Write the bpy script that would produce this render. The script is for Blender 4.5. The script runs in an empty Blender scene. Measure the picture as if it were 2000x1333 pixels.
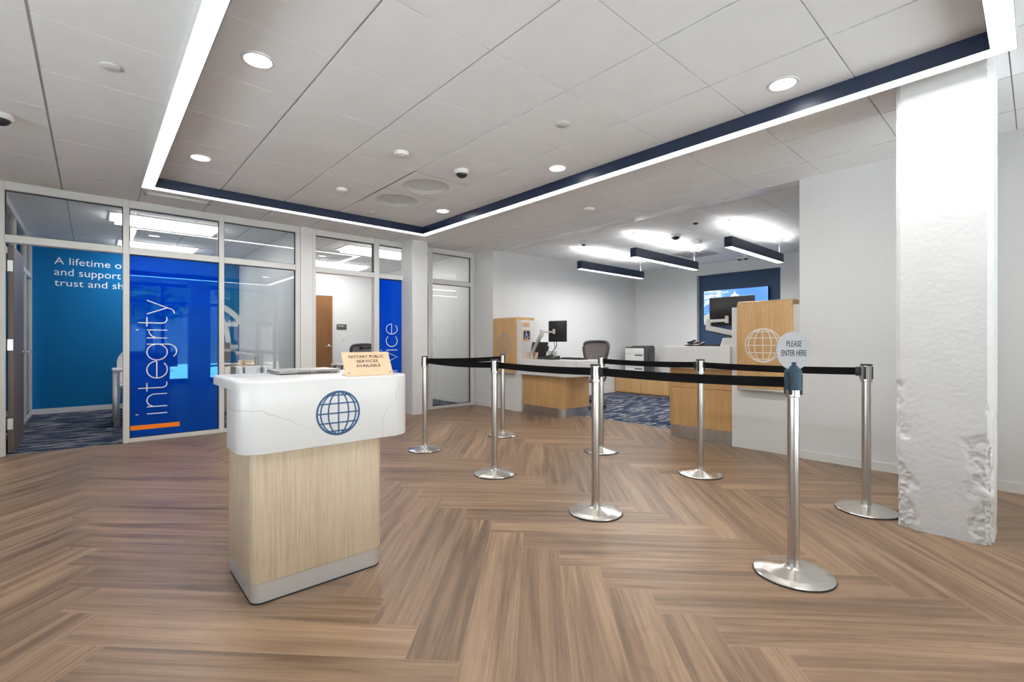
import bpy, bmesh, math, random
from mathutils import Vector, Matrix, noise
random.seed(7)
S = bpy.context.scene
COL = S.collection
PI = math.pi

# ------------------------------------------------------------------ camera
cam_d = bpy.data.cameras.new('camera'); cam = bpy.data.objects.new('camera', cam_d); COL.objects.link(cam)
EYE = 1.108
cam.location = (0, 0, EYE)
cam.rotation_euler = (PI / 2, 0, -0.722011513)
cam_d.sensor_width = 36; cam_d.sensor_fit = 'HORIZONTAL'
cam_d.lens = 918.295 / 2000 * 36
cam_d.shift_x = (1000 - 987.77) / 2000
cam_d.shift_y = (668.6 - 666.5) / 2000
cam_d.clip_start = 0.02
S.camera = cam

# ------------------------------------------------------------------ view, world, daylight
S.view_settings.view_transform = 'Standard'; S.view_settings.look = 'None'
S.view_settings.gamma = 1; S.view_settings.use_curve_mapping = False
S.view_settings.exposure = 0.64
S.cycles.max_bounces = 12; S.cycles.diffuse_bounces = 6; S.cycles.glossy_bounces = 6
S.cycles.transparent_max_bounces = 24; S.cycles.transmission_bounces = 8
S.cycles.sample_clamp_indirect = 6.0
S.cycles.caustics_reflective = False; S.cycles.caustics_refractive = False
W = bpy.data.worlds.new('sky'); S.world = W; W.use_nodes = True
wn = W.node_tree.nodes; wl = W.node_tree.links
sky = wn.new('ShaderNodeTexSky'); sky.sky_type = 'NISHITA'; sky.sun_disc = False
sky.sun_elevation = math.radians(42); sky.sun_rotation = math.radians(160); sky.dust_density = 2.5
wl.new(sky.outputs[0], wn['Background'].inputs[0]); wn['Background'].inputs[1].default_value = 0.22

sun_d = bpy.data.lights.new('sun', 'SUN'); sun_d.energy = 52; sun_d.angle = math.radians(1); sun_d.color = (.93, .97, 1)
sun = bpy.data.objects.new('sun', sun_d); COL.objects.link(sun); sun.location = (6, -6, 9)
sun.rotation_euler = Vector((-.25, -.17, -.95)).to_track_quat('-Z', 'Y').to_euler()

LED = 16.5          # strength of the linear lights' diffusers
DOWN = 22.0        # downlight lenses
PEND = 38.0
TROF = 9.0
WARM = (1.0, 0.985, 0.96)

# ------------------------------------------------------------------ helpers: materials
def nt(name):
    m = bpy.data.materials.new(name); m.use_nodes = True
    return m, m.node_tree.nodes, m.node_tree.links, m.node_tree.nodes['Principled BSDF']
def setp(b, **k):
    names = dict(base='Base Color', rough='Roughness', metal='Metallic', spec='Specular IOR Level', coat='Coat Weight', cr='Coat Roughness', aniso='Anisotropic', ior='IOR', trans='Transmission Weight', alpha='Alpha', sheen='Sheen Weight')
    for a, v in k.items():
        b.inputs[names[a]].default_value = (v + (1,)) if isinstance(v, tuple) else v
def simple(name, color, rough=0.5, metal=0.0, var=0.04, scale=8, bump=0.0, bscale=60, **k):
    """plain paint / plastic / metal with slight procedural colour variation and optional surface grain"""
    m, n, l, b = nt(name); setp(b, rough=rough, metal=metal, **k)
    tc = n.new('ShaderNodeTexCoord'); nz = n.new('ShaderNodeTexNoise'); nz.inputs['Scale'].default_value = scale
    l.new(tc.outputs['Object'], nz.inputs['Vector'])
    r = n.new('ShaderNodeValToRGB')
    r.color_ramp.elements[0].color = tuple(max(0, c * (1 - var)) for c in color) + (1,)
    r.color_ramp.elements[1].color = tuple(min(1, c * (1 + var)) for c in color) + (1,)
    r.color_ramp.elements[0].position = .35; r.color_ramp.elements[1].position = .65
    l.new(nz.outputs[0], r.inputs[0]); l.new(r.outputs[0], b.inputs['Base Color'])
    if bump:
        n2 = n.new('ShaderNodeTexNoise'); n2.inputs['Scale'].default_value = bscale; n2.inputs['Detail'].default_value = 4
        l.new(tc.outputs['Object'], n2.inputs['Vector'])
        bp = n.new('ShaderNodeBump'); bp.inputs['Strength'].default_value = bump; bp.inputs['Distance'].default_value = .002
        l.new(n2.outputs[0], bp.inputs['Height']); l.new(bp.outputs[0], b.inputs['Normal'])
    return m
def emit(name, color, strength):
    m, n, l, b = nt(name); setp(b, base=(.8, .8, .8))
    b.inputs['Emission Color'].default_value = color + (1,); b.inputs['Emission Strength'].default_value = strength
    return m
def math_node(n, op, a=None, b=None):
    q = n.new('ShaderNodeMath'); q.operation = op
    if a is not None and not hasattr(a, 'links'): q.inputs[0].default_value = a
    if b is not None: q.inputs[1].default_value = b
    return q
def brushed(name, color, rough, axis='z', strength=.25):
    m, n, l, b = nt(name); setp(b, base=color, rough=rough, metal=1.0)
    tc = n.new('ShaderNodeTexCoord'); mp = n.new('ShaderNodeMapping')
    mp.inputs['Scale'].default_value = dict(z=(4, 4, 600), x=(600, 4, 4), v=(500, 500, 4))[axis]
    nz = n.new('ShaderNodeTexNoise'); nz.inputs['Scale'].default_value = 1; nz.inputs['Detail'].default_value = 2
    l.new(tc.outputs['Object'], mp.inputs[0]); l.new(mp.outputs[0], nz.inputs['Vector'])
    mr = n.new('ShaderNodeMapRange'); mr.inputs[3].default_value = rough - strength * .3; mr.inputs[4].default_value = rough + strength * .3
    l.new(nz.outputs[0], mr.inputs[0]); l.new(mr.outputs[0], b.inputs['Roughness'])
    return m
def oak(name, c1, c2, c3, rough=.38, fine=1.0, spec=.5):
    """rift-cut laminate with vertical grain"""
    m, n, l, b = nt(name); setp(b, rough=rough, spec=spec)
    tc = n.new('ShaderNodeTexCoord')
    def layer(sc, detail, dist=0):
        mp = n.new('ShaderNodeMapping'); mp.inputs['Scale'].default_value = sc
        nz = n.new('ShaderNodeTexNoise'); nz.inputs['Scale'].default_value = 1; nz.inputs['Detail'].default_value = detail; nz.inputs['Distortion'].default_value = dist
        l.new(tc.outputs['Object'], mp.inputs[0]); l.new(mp.outputs[0], nz.inputs['Vector']); return nz
    a = layer((7, 7, .9), 2); f = layer((170 * fine, 170 * fine, 4), 3, .4); p = layer((330 * fine, 330 * fine, 9), 2)
    mx = n.new('ShaderNodeMix'); mx.data_type = 'FLOAT'; mx.inputs[0].default_value = .55
    l.new(a.outputs[0], mx.inputs[2]); l.new(f.outputs[0], mx.inputs[3])
    r = n.new('ShaderNodeValToRGB'); e = r.color_ramp.elements
    e[0].position = .36; e[0].color = c1 + (1,); e[1].position = .64; e[1].color = c3 + (1,)
    q = e.new(.5); q.color = c2 + (1,)
    l.new(mx.outputs[0], r.inputs[0])
    r2 = n.new('ShaderNodeValToRGB'); r2.color_ramp.elements[0].position = .3; r2.color_ramp.elements[1].position = .42
    r2.color_ramp.elements[0].color = (.80, .77, .73, 1); r2.color_ramp.elements[1].color = (1, 1, 1, 1)
    l.new(p.outputs[0], r2.inputs[0])
    mm = n.new('ShaderNodeMix'); mm.data_type = 'RGBA'; mm.blend_type = 'MULTIPLY'; mm.inputs[0].default_value = 1
    l.new(r.outputs[0], mm.inputs[6]); l.new(r2.outputs[0], mm.inputs[7]); l.new(mm.outputs[2], b.inputs['Base Color'])
    return m
def quartz(name, base=(.74, .745, .745), vein=(.42, .42, .43), scale=1.6, rough=.22, seed=0, drawn=False):
    m, n, l, b = nt(name); setp(b, rough=rough)
    tc = n.new('ShaderNodeTexCoord'); mp = n.new('ShaderNodeMapping'); mp.inputs['Location'].default_value = (seed, seed * 1.7, seed * .6)
    l.new(tc.outputs['Object'], mp.inputs[0])
    def vn(sc, width, detail):
        nz = n.new('ShaderNodeTexNoise'); nz.inputs['Scale'].default_value = sc; nz.inputs['Detail'].default_value = detail; nz.inputs['Distortion'].default_value = .5
        l.new(mp.outputs[0], nz.inputs['Vector'])
        s = math_node(n, 'SUBTRACT', None, .5); l.new(nz.outputs[0], s.inputs[0])
        ab = math_node(n, 'ABSOLUTE'); l.new(s.outputs[0], ab.inputs[0])
        mr = n.new('ShaderNodeMapRange'); mr.inputs[1].default_value = 0; mr.inputs[2].default_value = width; mr.inputs[3].default_value = 1; mr.inputs[4].default_value = 0
        l.new(ab.outputs[0], mr.inputs[0]); return mr
    v = vn(scale, .006, 4)
    mk = n.new('ShaderNodeTexNoise'); mk.inputs['Scale'].default_value = scale * 1.1; l.new(tc.outputs['Object'], mk.inputs['Vector'])
    mr = n.new('ShaderNodeMapRange'); mr.inputs[1].default_value = .47; mr.inputs[2].default_value = .66; l.new(mk.outputs[0], mr.inputs[0])
    mu = math_node(n, 'MULTIPLY'); l.new(v.outputs[0], mu.inputs[0]); l.new(mr.outputs[0], mu.inputs[1])
    if drawn:
        sp = n.new('ShaderNodeSeparateXYZ'); l.new(tc.outputs['Object'], sp.inputs[0])
        wob = n.new('ShaderNodeTexNoise'); wob.inputs['Scale'].default_value = 26; wob.inputs['Detail'].default_value = 5; l.new(tc.outputs['Object'], wob.inputs['Vector'])
        wo = n.new('ShaderNodeMapRange'); wo.inputs[3].default_value = -.011; wo.inputs[4].default_value = .011; l.new(wob.outputs[0], wo.inputs[0])
        def crack(ax_in, ax_out, rng, pts, width, fade):
            i = n.new('ShaderNodeMapRange'); i.inputs[1].default_value, i.inputs[2].default_value = rng; l.new(sp.outputs[ax_in], i.inputs[0])
            fc = n.new('ShaderNodeFloatCurve'); cv = fc.mapping.curves[0]
            f = lambda v: (v - rng[0]) / (rng[1] - rng[0])
            cv.points[0].location = (f(pts[0][0]), pts[0][1]); cv.points[1].location = (f(pts[-1][0]), pts[-1][1])
            for a, c in pts[1:-1]: cv.points.new(f(a), c)
            fc.mapping.update(); l.new(i.outputs[0], fc.inputs[1])
            d1 = math_node(n, 'SUBTRACT'); l.new(sp.outputs[ax_out], d1.inputs[0]); l.new(fc.outputs[0], d1.inputs[1])
            d2 = math_node(n, 'ADD'); l.new(d1.outputs[0], d2.inputs[0]); l.new(wo.outputs[0], d2.inputs[1])
            ab = math_node(n, 'ABSOLUTE'); l.new(d2.outputs[0], ab.inputs[0])
            mr_ = n.new('ShaderNodeMapRange'); mr_.inputs[1].default_value = .0005; mr_.inputs[2].default_value = width; mr_.inputs[3].default_value = 1; mr_.inputs[4].default_value = 0; l.new(ab.outputs[0], mr_.inputs[0])
            fd = n.new('ShaderNodeMapRange'); fd.inputs[1].default_value, fd.inputs[2].default_value = fade; fd.inputs[3].default_value = 1; fd.inputs[4].default_value = 0; l.new(sp.outputs[ax_in], fd.inputs[0])
            m_ = math_node(n, 'MULTIPLY'); l.new(mr_.outputs[0], m_.inputs[0]); l.new(fd.outputs[0], m_.inputs[1]); return m_
        k1 = crack(0, 2, (-.40, .0), [(-.395, .925), (-.384, .871), (-.357, .828), (-.321, .821), (-.283, .827), (-.248, .808), (-.215, .794), (-.157, .768), (-.088, .733), (.0, .70)], .0032, (-.16, -.03))
        k2 = crack(2, 0, (.74, .90), [(.74, .262), (.77, .282), (.794, .299), (.827, .333), (.857, .338), (.879, .353), (.90, .36)], .0050, (.88, .92))
        k3 = math_node(n, 'MULTIPLY', None, .6); l.new(k2.outputs[0], k3.inputs[0])
        mxk = math_node(n, 'MAXIMUM'); l.new(k1.outputs[0], mxk.inputs[0]); l.new(k3.outputs[0], mxk.inputs[1])
        mxa = math_node(n, 'MAXIMUM'); l.new(mu.outputs[0], mxa.inputs[0]); l.new(mxk.outputs[0], mxa.inputs[1]); mu = mxa
    mu2 = math_node(n, 'MULTIPLY', None, .55); l.new(mu.outputs[0], mu2.inputs[0])
    mx = n.new('ShaderNodeMix'); mx.data_type = 'RGBA'; mx.inputs[6].default_value = base + (1,); mx.inputs[7].default_value = vein + (1,)
    l.new(mu2.outputs[0], mx.inputs[0]); l.new(mx.outputs[2], b.inputs['Base Color'])
    return m
def pane_glass(name, tint=(.965, .975, .972), refl=1.0):
    m, n, l, b = nt(name); n.remove(b)
    t = n.new('ShaderNodeBsdfTransparent'); t.inputs[0].default_value = tint + (1,)
    g = n.new('ShaderNodeBsdfGlossy'); g.inputs['Roughness'].default_value = 0.0
    fr = n.new('ShaderNodeFresnel'); fr.inputs[0].default_value = 1.45
    mu = math_node(n, 'MULTIPLY', None, refl); l.new(fr.outputs[0], mu.inputs[0])
    mx = n.new('ShaderNodeMixShader'); l.new(mu.outputs[0], mx.inputs[0]); l.new(t.outputs[0], mx.inputs[1]); l.new(g.outputs[0], mx.inputs[2])
    l.new(mx.outputs[0], n['Material Output'].inputs[0]); return m
def film_glass(name):
    """saturated blue translucent window film"""
    m, n, l, b = nt(name); n.remove(b)
    t = n.new('ShaderNodeBsdfTransparent'); t.inputs[0].default_value = (.0, .22, .95, 1)
    d = n.new('ShaderNodeBsdfDiffuse'); d.inputs[0].default_value = (.0, .105, .85, 1)
    tl = n.new('ShaderNodeBsdfTranslucent'); tl.inputs[0].default_value = (.0, .12, .9, 1)
    m1 = n.new('ShaderNodeMixShader'); m1.inputs[0].default_value = .5; l.new(d.outputs[0], m1.inputs[1]); l.new(tl.outputs[0], m1.inputs[2])
    m2 = n.new('ShaderNodeMixShader'); m2.inputs[0].default_value = .55; l.new(t.outputs[0], m2.inputs[1]); l.new(m1.outputs[0], m2.inputs[2])
    g = n.new('ShaderNodeBsdfGlossy'); g.inputs['Roughness'].default_value = .01; g.inputs[0].default_value = (.15, .6, 1, 1)
    fr = n.new('ShaderNodeFresnel'); fr.inputs[0].default_value = 1.85
    mx = n.new('ShaderNodeMixShader'); l.new(fr.outputs[0], mx.inputs[0]); l.new(m2.outputs[0], mx.inputs[1]); l.new(g.outputs[0], mx.inputs[2])
    l.new(mx.outputs[0], n['Material Output'].inputs[0]); return m
def acrylic(name):
    m, n, l, b = nt(name); n.remove(b)
    t = n.new('ShaderNodeBsdfTransparent'); t.inputs[0].default_value = (.9, .92, .93, 1)
    d = n.new('ShaderNodeBsdfDiffuse'); d.inputs[0].default_value = (.62, .65, .68, 1)
    tl = n.new('ShaderNodeBsdfTranslucent'); tl.inputs[0].default_value = (.7, .73, .76, 1)
    m0 = n.new('ShaderNodeMixShader'); m0.inputs[0].default_value = .4; l.new(d.outputs[0], m0.inputs[1]); l.new(tl.outputs[0], m0.inputs[2])
    m1 = n.new('ShaderNodeMixShader'); m1.inputs[0].default_value = .82; l.new(t.outputs[0], m1.inputs[1]); l.new(m0.outputs[0], m1.inputs[2])
    g = n.new('ShaderNodeBsdfGlossy'); g.inputs['Roughness'].default_value = .12
    fr = n.new('ShaderNodeFresnel'); mx = n.new('ShaderNodeMixShader'); l.new(fr.outputs[0], mx.inputs[0]); l.new(m1.outputs[0], mx.inputs[1]); l.new(g.outputs[0], mx.inputs[2])
    l.new(mx.outputs[0], n['Material Output'].inputs[0]); return m
def carpet_mat(name, turn=0.0):
    m, n, l, b = nt(name); setp(b, rough=.95, spec=.1)
    tc = n.new('ShaderNodeTexCoord')
    def nz(sc, detail, rot=0):
        mp = n.new('ShaderNodeMapping'); mp.inputs['Scale'].default_value = sc; mp.inputs['Rotation'].default_value = (0, 0, rot + turn)
        q = n.new('ShaderNodeTexNoise'); q.inputs['Scale'].default_value = 1; q.inputs['Detail'].default_value = detail
        l.new(tc.outputs['Object'], mp.inputs[0]); l.new(mp.outputs[0], q.inputs['Vector']); return q
    a = nz((3.2, 10, 1), 2); f = nz((70, 110, 1), 3); w = nz((3.4, 17, 1), 1)
    mx = n.new('ShaderNodeMix'); mx.data_type = 'FLOAT'; mx.inputs[0].default_value = .5
    l.new(a.outputs[0], mx.inputs[2]); l.new(f.outputs[0], mx.inputs[3])
    r = n.new('ShaderNodeValToRGB'); e = r.color_ramp.elements
    e[0].position = .46; e[0].color = (.014, .026, .062, 1); e[1].position = .61; e[1].color = (.26, .255, .25, 1)
    q = e.new(.51); q.color = (.024, .040, .085, 1); q = e.new(.55); q.color = (.12, .125, .14, 1)
    l.new(mx.outputs[0], r.inputs[0])
    mr = n.new('ShaderNodeMapRange'); mr.inputs[1].default_value = .62; mr.inputs[2].default_value = .66; l.new(w.outputs[0], mr.inputs[0])
    m2 = n.new('ShaderNodeMix'); m2.data_type = 'RGBA'; m2.inputs[7].default_value = (.34, .33, .32, 1)
    l.new(mr.outputs[0], m2.inputs[0]); l.new(r.outputs[0], m2.inputs[6]); l.new(m2.outputs[2], b.inputs['Base Color'])
    return m
def plank_mat(name):
    m, n, l, b = nt(name); setp(b, rough=.36, spec=.33)
    uv = n.new('ShaderNodeUVMap'); uv.uv_map = 'plank'
    at = n.new('ShaderNodeAttribute'); at.attribute_name = 'rand'
    sx = n.new('ShaderNodeSeparateXYZ'); l.new(uv.outputs[0], sx.inputs[0])
    off = math_node(n, 'MULTIPLY', None, 61.7); l.new(at.outputs['Fac'], off.inputs[0])
    def layer(su, sv, detail, dist, k):
        u = math_node(n, 'MULTIPLY', None, su); l.new(sx.outputs[0], u.inputs[0])
        v = math_node(n, 'MULTIPLY', None, sv); l.new(sx.outputs[1], v.inputs[0])
        w = math_node(n, 'MULTIPLY', None, k); l.new(off.outputs[0], w.inputs[0])
        cb = n.new('ShaderNodeCombineXYZ'); l.new(u.outputs[0], cb.inputs[0]); l.new(v.outputs[0], cb.inputs[1]); l.new(w.outputs[0], cb.inputs[2])
        q = n.new('ShaderNodeTexNoise'); q.inputs['Scale'].default_value = 1; q.inputs['Detail'].default_value = detail; q.inputs['Distortion'].default_value = dist
        l.new(cb.outputs[0], q.inputs['Vector']); return q
    big = layer(.75, 12, 3, 1.1, 1.0); med = layer(1.3, 40, 5, 1.2, 1.7); fib = layer(12, 320, 3, .5, 2.3); knot = layer(3.4, 9, 3, 2.4, 3.1)
    mx = n.new('ShaderNodeMix'); mx.data_type = 'FLOAT'; mx.inputs[0].default_value = .36
    l.new(big.outputs[0], mx.inputs[2]); l.new(med.outputs[0], mx.inputs[3])
    mx1 = n.new('ShaderNodeMix'); mx1.data_type = 'FLOAT'; mx1.inputs[0].default_value = .13
    l.new(mx.outputs[0], mx1.inputs[2]); l.new(fib.outputs[0], mx1.inputs[3])
    r = n.new('ShaderNodeValToRGB'); e = r.color_ramp.elements
    e[0].position = .34; e[0].color = (.120, .072, .043, 1); e[1].position = .64; e[1].color = (.345, .224, .138, 1)
    q = e.new(.45); q.color = (.188, .116, .070, 1); q = e.new(.53); q.color = (.262, .166, .101, 1)
    l.new(mx1.outputs[0], r.inputs[0])
    kr = n.new('ShaderNodeMapRange'); kr.inputs[1].default_value = .64; kr.inputs[2].default_value = .76; kr.inputs[4].default_value = .45; l.new(knot.outputs[0], kr.inputs[0])
    mk = n.new('ShaderNodeMix'); mk.data_type = 'RGBA'; mk.inputs[7].default_value = (.16, .098, .062, 1); l.new(kr.outputs[0], mk.inputs[0]); l.new(r.outputs[0], mk.inputs[6])
    # plank-to-plank shade
    hv = n.new('ShaderNodeMapRange'); hv.inputs[3].default_value = .84; hv.inputs[4].default_value = 1.14; l.new(at.outputs['Fac'], hv.inputs[0])
    hs = n.new('ShaderNodeHueSaturation'); l.new(hv.outputs[0], hs.inputs['Value']); l.new(mk.outputs[2], hs.inputs['Color'])
    # joints: thin pale bevel lines at plank edges
    def edge(src, size):
        a = math_node(n, 'SUBTRACT', None, size / 2); l.new(src, a.inputs[0])
        ab = math_node(n, 'ABSOLUTE'); l.new(a.outputs[0], ab.inputs[0])
        g = math_node(n, 'GREATER_THAN', None, size / 2 - .0009); l.new(ab.outputs[0], g.inputs[0]); return g
    e1 = edge(sx.outputs[0], PLK_L); e2 = edge(sx.outputs[1], PLK_W)
    mxx = math_node(n, 'MAXIMUM'); l.new(e1.outputs[0], mxx.inputs[0]); l.new(e2.outputs[0], mxx.inputs[1])
    fac = math_node(n, 'MULTIPLY', None, .55); l.new(mxx.outputs[0], fac.inputs[0])
    me = n.new('ShaderNodeMix'); me.data_type = 'RGBA'; me.inputs[7].default_value = (.42, .31, .21, 1); l.new(fac.outputs[0], me.inputs[0]); l.new(hs.outputs[0], me.inputs[6])
    l.new(me.outputs[2], b.inputs['Base Color'])
    bp = n.new('ShaderNodeBump'); bp.inputs['Strength'].default_value = .12; bp.inputs['Distance'].default_value = .001
    l.new(fib.outputs[0], bp.inputs['Height']); l.new(bp.outputs[0], b.inputs['Normal'])
    rr = n.new('ShaderNodeMapRange'); rr.inputs[3].default_value = .30; rr.inputs[4].default_value = .44; l.new(med.outputs[0], rr.inputs[0]); l.new(rr.outputs[0], b.inputs['Roughness'])
    return m

# ------------------------------------------------------------------ helpers: shapes
def B(): return bmesh.new()
def box(bm, x0, x1, y0, y1, z0, z1):
    if x0 > x1: x0, x1 = x1, x0
    if y0 > y1: y0, y1 = y1, y0
    if z0 > z1: z0, z1 = z1, z0
    v = [bm.verts.new(p) for p in ((x0, y0, z0), (x1, y0, z0), (x1, y1, z0), (x0, y1, z0), (x0, y0, z1), (x1, y0, z1), (x1, y1, z1), (x0, y1, z1))]
    for f in ((3, 2, 1, 0), (4, 5, 6, 7), (0, 1, 5, 4), (1, 2, 6, 5), (2, 3, 7, 6), (3, 0, 4, 7)): bm.faces.new([v[i] for i in f])
    return bm
def rbox(bm, x0, x1, y0, y1, z0, z1, r=.005, seg=2):
    t = B(); box(t, x0, x1, y0, y1, z0, z1)
    bmesh.ops.bevel(t, geom=t.edges[:], offset=r, segments=seg, profile=.5, affect='EDGES')
    merge(bm, t); return bm
def merge(bm, t, M=None):
    if M is not None: bmesh.ops.transform(t, matrix=M, verts=t.verts[:])
    me = bpy.data.meshes.new('tmp'); t.to_mesh(me); t.free(); bm.from_mesh(me); bpy.data.meshes.remove(me); return bm
def prism(bm, poly, z0, z1, M=None):
    """extrude a 2-D polygon along local z"""
    t = B()
    a = [t.verts.new((p[0], p[1], z0)) for p in poly]; c = [t.verts.new((p[0], p[1], z1)) for p in poly]
    t.faces.new(a[::-1]); t.faces.new(c); k = len(poly)
    for i in range(k): t.faces.new((a[i], a[(i + 1) % k], c[(i + 1) % k], c[i]))
    bmesh.ops.recalc_face_normals(t, faces=t.faces[:])
    return merge(bm, t, M)
def rrect(x0, x1, y0, y1, r, seg=8):
    """rounded rectangle, r = radii for corners (x0y0, x1y0, x1y1, x0y1)"""
    if not isinstance(r, (tuple, list)): r = (r,) * 4
    out = []
    for (cx, cy, a0, rad, sx, sy) in ((x0, y0, PI, r[0], 1, 1), (x1, y0, 1.5 * PI, r[1], -1, 1), (x1, y1, 0, r[2], -1, -1), (x0, y1, .5 * PI, r[3], 1, -1)):
        if rad <= 0: out.append((cx, cy)); continue
        ox, oy = cx + sx * rad, cy + sy * rad
        for i in range(seg + 1):
            a = a0 + PI / 2 * i / seg; out.append((ox + rad * math.cos(a), oy + rad * math.sin(a)))
    return out
def lathe(bm, prof, cx=0, cy=0, cz=0, seg=32, M=None):
    t = B(); rings = []
    for r, z in prof:
        if r < 1e-6: rings.append([t.verts.new((cx, cy, cz + z))])
        else: rings.append([t.verts.new((cx + r * math.cos(2 * PI * i / seg), cy + r * math.sin(2 * PI * i / seg), cz + z)) for i in range(seg)])
    for a, b in zip(rings, rings[1:]):
        for i in range(seg):
            j = (i + 1) % seg
            if len(a) == 1 and len(b) == 1: continue
            if len(a) == 1: t.faces.new((a[0], b[j], b[i]))
            elif len(b) == 1: t.faces.new((a[i], a[j], b[0]))
            else: t.faces.new((a[i], a[j], b[j], b[i]))
    bmesh.ops.recalc_face_normals(t, faces=t.faces[:])
    return merge(bm, t, M)
def tube(bm, pts, r, seg=10):
    pts = [Vector(p) for p in pts]; t = B(); rings = []
    rr = r if isinstance(r, (list, tuple)) else [r] * len(pts)
    up = Vector((0, 0, 1))
    for i, p in enumerate(pts):
        d = (pts[min(i + 1, len(pts) - 1)] - pts[max(i - 1, 0)]).normalized()
        a = d.cross(up if abs(d.z) < .95 else Vector((1, 0, 0))).normalized(); c = d.cross(a)
        rings.append([t.verts.new(p + (a * math.cos(2 * PI * k / seg) + c * math.sin(2 * PI * k / seg)) * rr[i]) for k in range(seg)])
    for a, c in zip(rings, rings[1:]):
        for k in range(seg): t.faces.new((a[k], a[(k + 1) % seg], c[(k + 1) % seg], c[k]))
    t.faces.new(rings[0][::-1]); t.faces.new(rings[-1])
    bmesh.ops.recalc_face_normals(t, faces=t.faces[:])
    return merge(bm, t)
def bar(bm, p, q, w, h, r=.004):
    """rounded square bar from p to q"""
    p, q = Vector(p), Vector(q); d = q - p; L = d.length; d.normalize()
    up = Vector((0, 0, 1)) if abs(d.z) < .95 else Vector((1, 0, 0))
    s = d.cross(up).normalized(); u = s.cross(d)
    t = B(); box(t, 0, L, -w / 2, w / 2, -h / 2, h / 2)
    if r: bmesh.ops.bevel(t, geom=t.edges[:], offset=r, segments=2, profile=.5, affect='EDGES')
    M = Matrix(((d.x, s.x, u.x, p.x), (d.y, s.y, u.y, p.y), (d.z, s.z, u.z, p.z), (0, 0, 0, 1)))
    return merge(bm, t, M)
def frame_M(o, ux, uz):
    """local x -> ux, local y -> uz, local z -> ux x uz (towards the viewer)"""
    ux, uz = Vector(ux).normalized(), Vector(uz).normalized(); n = ux.cross(uz); o = Vector(o)
    return Matrix(((ux.x, uz.x, n.x, o.x), (ux.y, uz.y, n.y, o.y), (ux.z, uz.z, n.z, o.z), (0, 0, 0, 1)))
def stroke(bm, pts, w, d0, d1, closed=False, M=None):
    """flat ribbon of width w along 2-D points, from depth d0 to d1"""
    P = [Vector(p) for p in pts]; k = len(P); L, R = [], []
    for i in range(k):
        a = P[(i - 1) % k] if (closed or i > 0) else P[i]; c = P[(i + 1) % k] if (closed or i < k - 1) else P[i]
        d = (c - a).normalized(); nrm = Vector((-d.y, d.x)) * w / 2
        L.append(P[i] + nrm); R.append(P[i] - nrm)
    t = B()
    v = [[t.verts.new((q.x, q.y, d)) for q in s] for d in (d0, d1) for s in (L, R)]
    lo_l, lo_r, hi_l, hi_r = v
    for i in range(k if closed else k - 1):
        j = (i + 1) % k
        t.faces.new((hi_l[i], hi_l[j], hi_r[j], hi_r[i])); t.faces.new((lo_l[j], lo_l[i], lo_r[i], lo_r[j]))
        t.faces.new((lo_l[i], lo_l[j], hi_l[j], hi_l[i])); t.faces.new((lo_r[j], lo_r[i], hi_r[i], hi_r[j]))
    if not closed:
        for i in (0, k - 1): t.faces.new((lo_l[i], lo_r[i], hi_r[i], hi_l[i]))
    bmesh.ops.recalc_face_normals(t, faces=t.faces[:])
    return merge(bm, t, M)
def arc(cx, cy, r, a0, a1, n=14, ry=None):
    ry = ry or r
    return [(cx + r * math.cos(math.radians(a0 + (a1 - a0) * i / n)), cy + ry * math.sin(math.radians(a0 + (a1 - a0) * i / n))) for i in range(n + 1)]
def globe(R, w, M, d0=0.0, d1=.002, wo=None):
    """round line globe: ring, meridians and parallels"""
    bm = B(); q = [0]
    def st(pts, ww, closed):
        q[0] += 1; stroke(bm, pts, ww, d0 - q[0] * .00004, d1 + q[0] * .00008, closed, M)
    st(arc(0, 0, R - (wo or w) / 2, 0, 360, 56)[:-1], wo or w, True)
    for f in (.46, .80): st(arc(0, 0, R * f, 0, 360, 48, R - w)[:-1], w, True)
    st([(0, -R + w), (0, R - w)], w, False)
    for f in (-.80, -.43, 0, .43, .80):
        x = math.sqrt(1 - f * f) * R - w * .5
        st([(-x, f * R), (x, f * R)], w, False)
    return bm
def text(body, M, width=None, height=None, align='LEFT', depth=.001, bold=0.0, spacing=1.0, line=1.0, rot=False):
    """solid lettering in the built-in face, scaled to a given width / height, laid in the plane M"""
    cu = bpy.data.curves.new('t', 'FONT'); cu.body = body; cu.size = 1; cu.align_x = align; cu.offset = bold
    cu.space_character = spacing; cu.space_line = line; cu.resolution_u = 4
    o = bpy.data.objects.new('t', cu); COL.objects.link(o)
    bpy.context.view_layer.update()
    me = bpy.data.meshes.new_from_object(o.evaluated_get(bpy.context.evaluated_depsgraph_get()))
    bpy.data.objects.remove(o); bpy.data.curves.remove(cu)
    t = B(); t.from_mesh(me); bpy.data.meshes.remove(me)
    xs = [v.co.x for v in t.verts]; ys = [v.co.y for v in t.verts]
    x0, x1, y0, y1 = min(xs), max(xs), min(ys), max(ys)
    sy = (height / (y1 - y0)) if height else None; sx = (width / (x1 - x0)) if width else None
    sx = sx or sy; sy = sy or sx
    for v in t.verts: v.co = ((v.co.x - x0) * sx, (v.co.y - y0) * sy, 0)
    if align == 'CENTER':
        for v in t.verts: v.co.x -= (x1 - x0) * sx / 2
    r = bmesh.ops.extrude_face_region(t, geom=t.faces[:])
    for g in r['geom']:
        if isinstance(g, bmesh.types.BMVert): g.co.z += depth
    bmesh.ops.recalc_face_normals(t, faces=t.faces[:])
    bmesh.ops.transform(t, matrix=M, verts=t.verts[:])
    return t

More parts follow.
